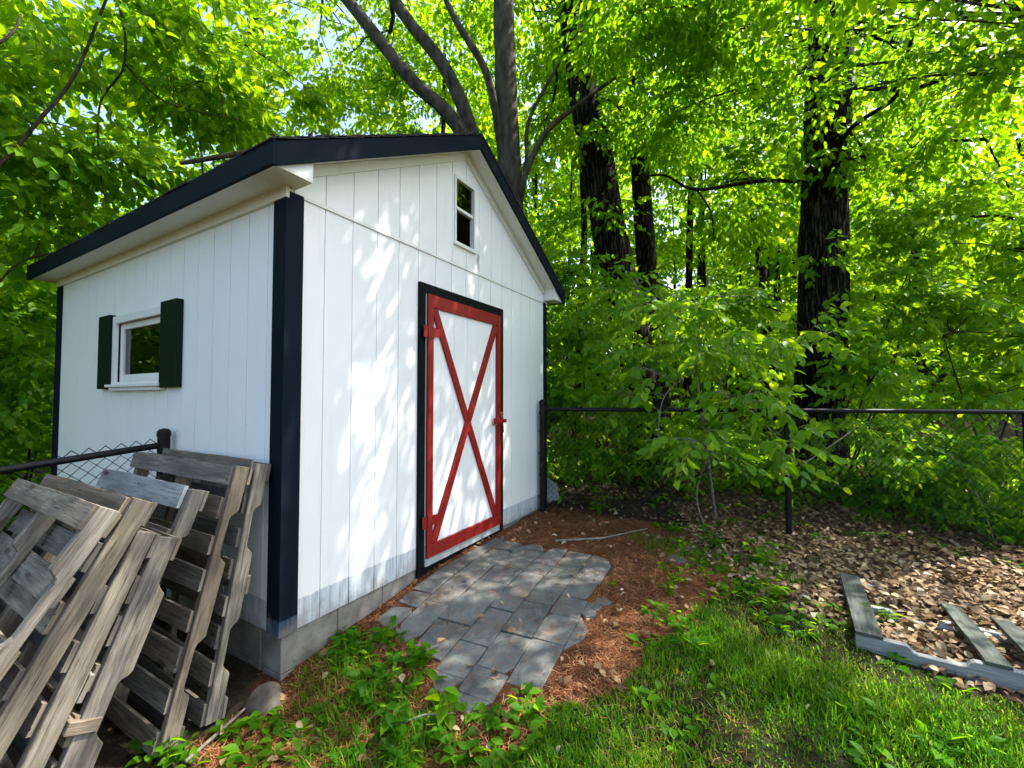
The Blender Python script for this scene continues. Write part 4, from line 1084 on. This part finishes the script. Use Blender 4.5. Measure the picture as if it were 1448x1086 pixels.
# broad-leaved ground cover
def rosette(cs, per, size, spread, up=.55):
    n_ = len(cs); az = rng.uniform(0, 6.28, (n_, per)); rr = spread*np.sqrt(rng.random((n_, per)))
    hh = rng.uniform(.2, 1, (n_, per))*up*spread
    P = cs[:, None]+np.stack([np.cos(az)*rr*.6, np.sin(az)*rr*.6, hh], -1)
    A = np.stack([np.cos(az), np.sin(az), rng.normal(.25, .35, az.shape)], -1)
    N = V(0, 0, 1)+rng.normal(0, .35, A.shape)-A*V(.5, .5, 0)
    return P.reshape(-1, 3), A.reshape(-1, 3), N.reshape(-1, 3), (size*rng.uniform(.5, 1.1, az.shape)).ravel()
cs = []
for (u0, u1, v0, v1, c_) in ((470, 760, 880, 1086, 95), (760, 1448, 930, 1086, 9), (180, 460, 1000, 1086, 25), (470, 600, 880, 960, 20), (930, 1120, 740, 850, 60), (900, 1000, 860, 930, 14), (1060, 1200, 840, 900, 16), (1200, 1448, 960, 1086, 6)):
    for _ in range(c_):
        g = G(rng.uniform(u0, u1), rng.uniform(v0, v1))
        if not inpoly(np.array([g[0]]), np.array([g[1]]), PATIO)[0] and not shed_in(g[0], g[1]): cs.append(g)
# behind the fence
for _ in range(420):
    g = V(rng.uniform(3.5, 8), rng.uniform(-7, 1.5), 0); g[2] = hgt(g[0], g[1]); cs.append(g)
cs = np.array(cs)
P, A, N, S = rosette(cs, 9, .07, .06)
o = add_leaves('ground_cover', P, A, N, S, 'leaf_green', None, 'near'); tag(o, kind='stuff')
# single weeds one can point to
def weed(u, v, label, n_, size, h, leaf='leaf_green', group=None, name='broadleaf_weed', wid=1.0):
    g = G(u, v); t = thing(name, g, label, 'weed', group)
    mb = MB(); P, A, N, S = [], [], [], []
    for i in range(max(2, n_//6)):
        e = g+V(rng.normal(0, h*.35), rng.normal(0, h*.35), h*rng.uniform(.6, 1)); path = wiggle(g-V(0, 0, .01), e, 5, .04); mb.tube(path, np.linspace(.0028, .0012, 5), 5)
        for j in range(n_//max(2, n_//6)):
            p_ = path[1+j % 4]; az = rng.uniform(0, 6.28); a_ = V(math.cos(az), math.sin(az), rng.normal(.1, .3))
            P.append(p_); A.append(a_); N.append(V(0, 0, 1)+rng.normal(0, .35, 3)-a_*.3); S.append(size*rng.uniform(.6, 1.1))
    mb.build('stem', leaf, t); add_leaves('leaves', np.array(P), np.array(A), np.array(N), np.array(S), leaf, t, 'near', wid=wid)
WG = 'broad leaved weeds below the patio'
weed(632, 1018, 'yellow-green broad leaf weed standing tallest below the patio tip', 14, .085, .16, 'leaf_light', WG, wid=1.2)
weed(600, 940, 'thick clump of green weeds against the lower left patio edge', 42, .075, .12, 'leaf_green', WG)
weed(545, 905, 'bright weed clump beside the shed foundation', 30, .07, .11, 'leaf_light', WG)
weed(505, 990, 'spreading weed in the mulch left of the patio', 36, .075, .10, 'leaf_green', WG)
weed(560, 1040, 'low weed patch at the bottom edge left of centre', 40, .075, .10, 'leaf_green', WG)
weed(420, 938, 'tiny two-leaf sprout at the corner of the foundation', 6, .05, .06, 'leaf_light', WG)
weed(240, 1075, 'weed growing at the feet of the pallets', 30, .07, .10, 'leaf_green', WG)
weed(845, 725, 'yellowish bushy weed growing at the fence near the shed corner', 46, .085, .26, 'leaf_light', None)
weed(1078, 800, 'leafy weed at the foot of the fence post', 44, .08, .24, 'leaf_green', None)
weed(1010, 775, 'tall grassy weed left of the fence post', 40, .09, .22, 'leaf_dark', None, wid=.5)
weed(1100, 850, 'pale green seedling in the leaf litter before the fence post', 14, .08, .14, 'leaf_light', None)
weed(870, 830, 'single thin seedling in the mulch right of the patio', 5, .035, .10, 'leaf_light', None)
weed(1250, 880, 'grass tuft at the corner of the ground pallet', 30, .08, .10, 'grass_blade', None, wid=.3)
# bare pale stems standing behind the fence
for (a_, lab) in (([(1003, 760, 4.3), (985, 700, 4.4), (1008, 640, 4.5), (1060, 600, 4.6)], 'thin pale bare stem curving up before the dark shrubs'),
                  ([(1412, 790, 3.95), (1398, 740, 4.0), (1372, 680, 4.1), (1340, 640, 4.2)], 'thin pale vine hanging at the right edge behind the fence'),
                  ([(1130, 660, 4.5), (1190, 620, 4.6), (1215, 600, 4.7)], 'bare pale twig reaching right from the sapling')):
    stick('bare_stem', smooth_path([D(*q) for q in a_], 4), .007, 'pale_twig', lab, 'stem')
# mossy limb and leaf rubbish on the roof
ROOF = lambda x, y, dz: V(x, y, 2.455+.13+(min(x, W-x)+.16)*PIT+dz)
n_ = 900; x = rng.uniform(-.12, 1.5, n_); y = -.13+rng.random(n_)**1.6*2.0
P = np.array([ROOF(a, c_, .02+.045*rng.random()**2) for a, c_ in zip(x, y)]); az = rng.uniform(0, 6.28, n_)
o = add_leaves('roof_litter', P, np.stack([np.cos(az), np.sin(az), rng.normal(0, .4, n_)], 1), V(-.4, 0, 1)+rng.normal(0, .5, (n_, 3)), rng.uniform(.02, .042, n_), 'dead_leaf', None, 'far', tint=np.clip(rng.normal(.3, .2, n_), 0, 1)); tag(o, kind='stuff')
stick('mossy_limb', smooth_path([ROOF(.7, -.04, .03), ROOF(.35, .0, .045), ROOF(.08, .22, .075), ROOF(-.05, .55, .13), ROOF(-.13, .95, .20)], 4), .028, 'moss_bark', 'mossy fallen limb resting on the roof edge above the corner', 'branch', None, 9)
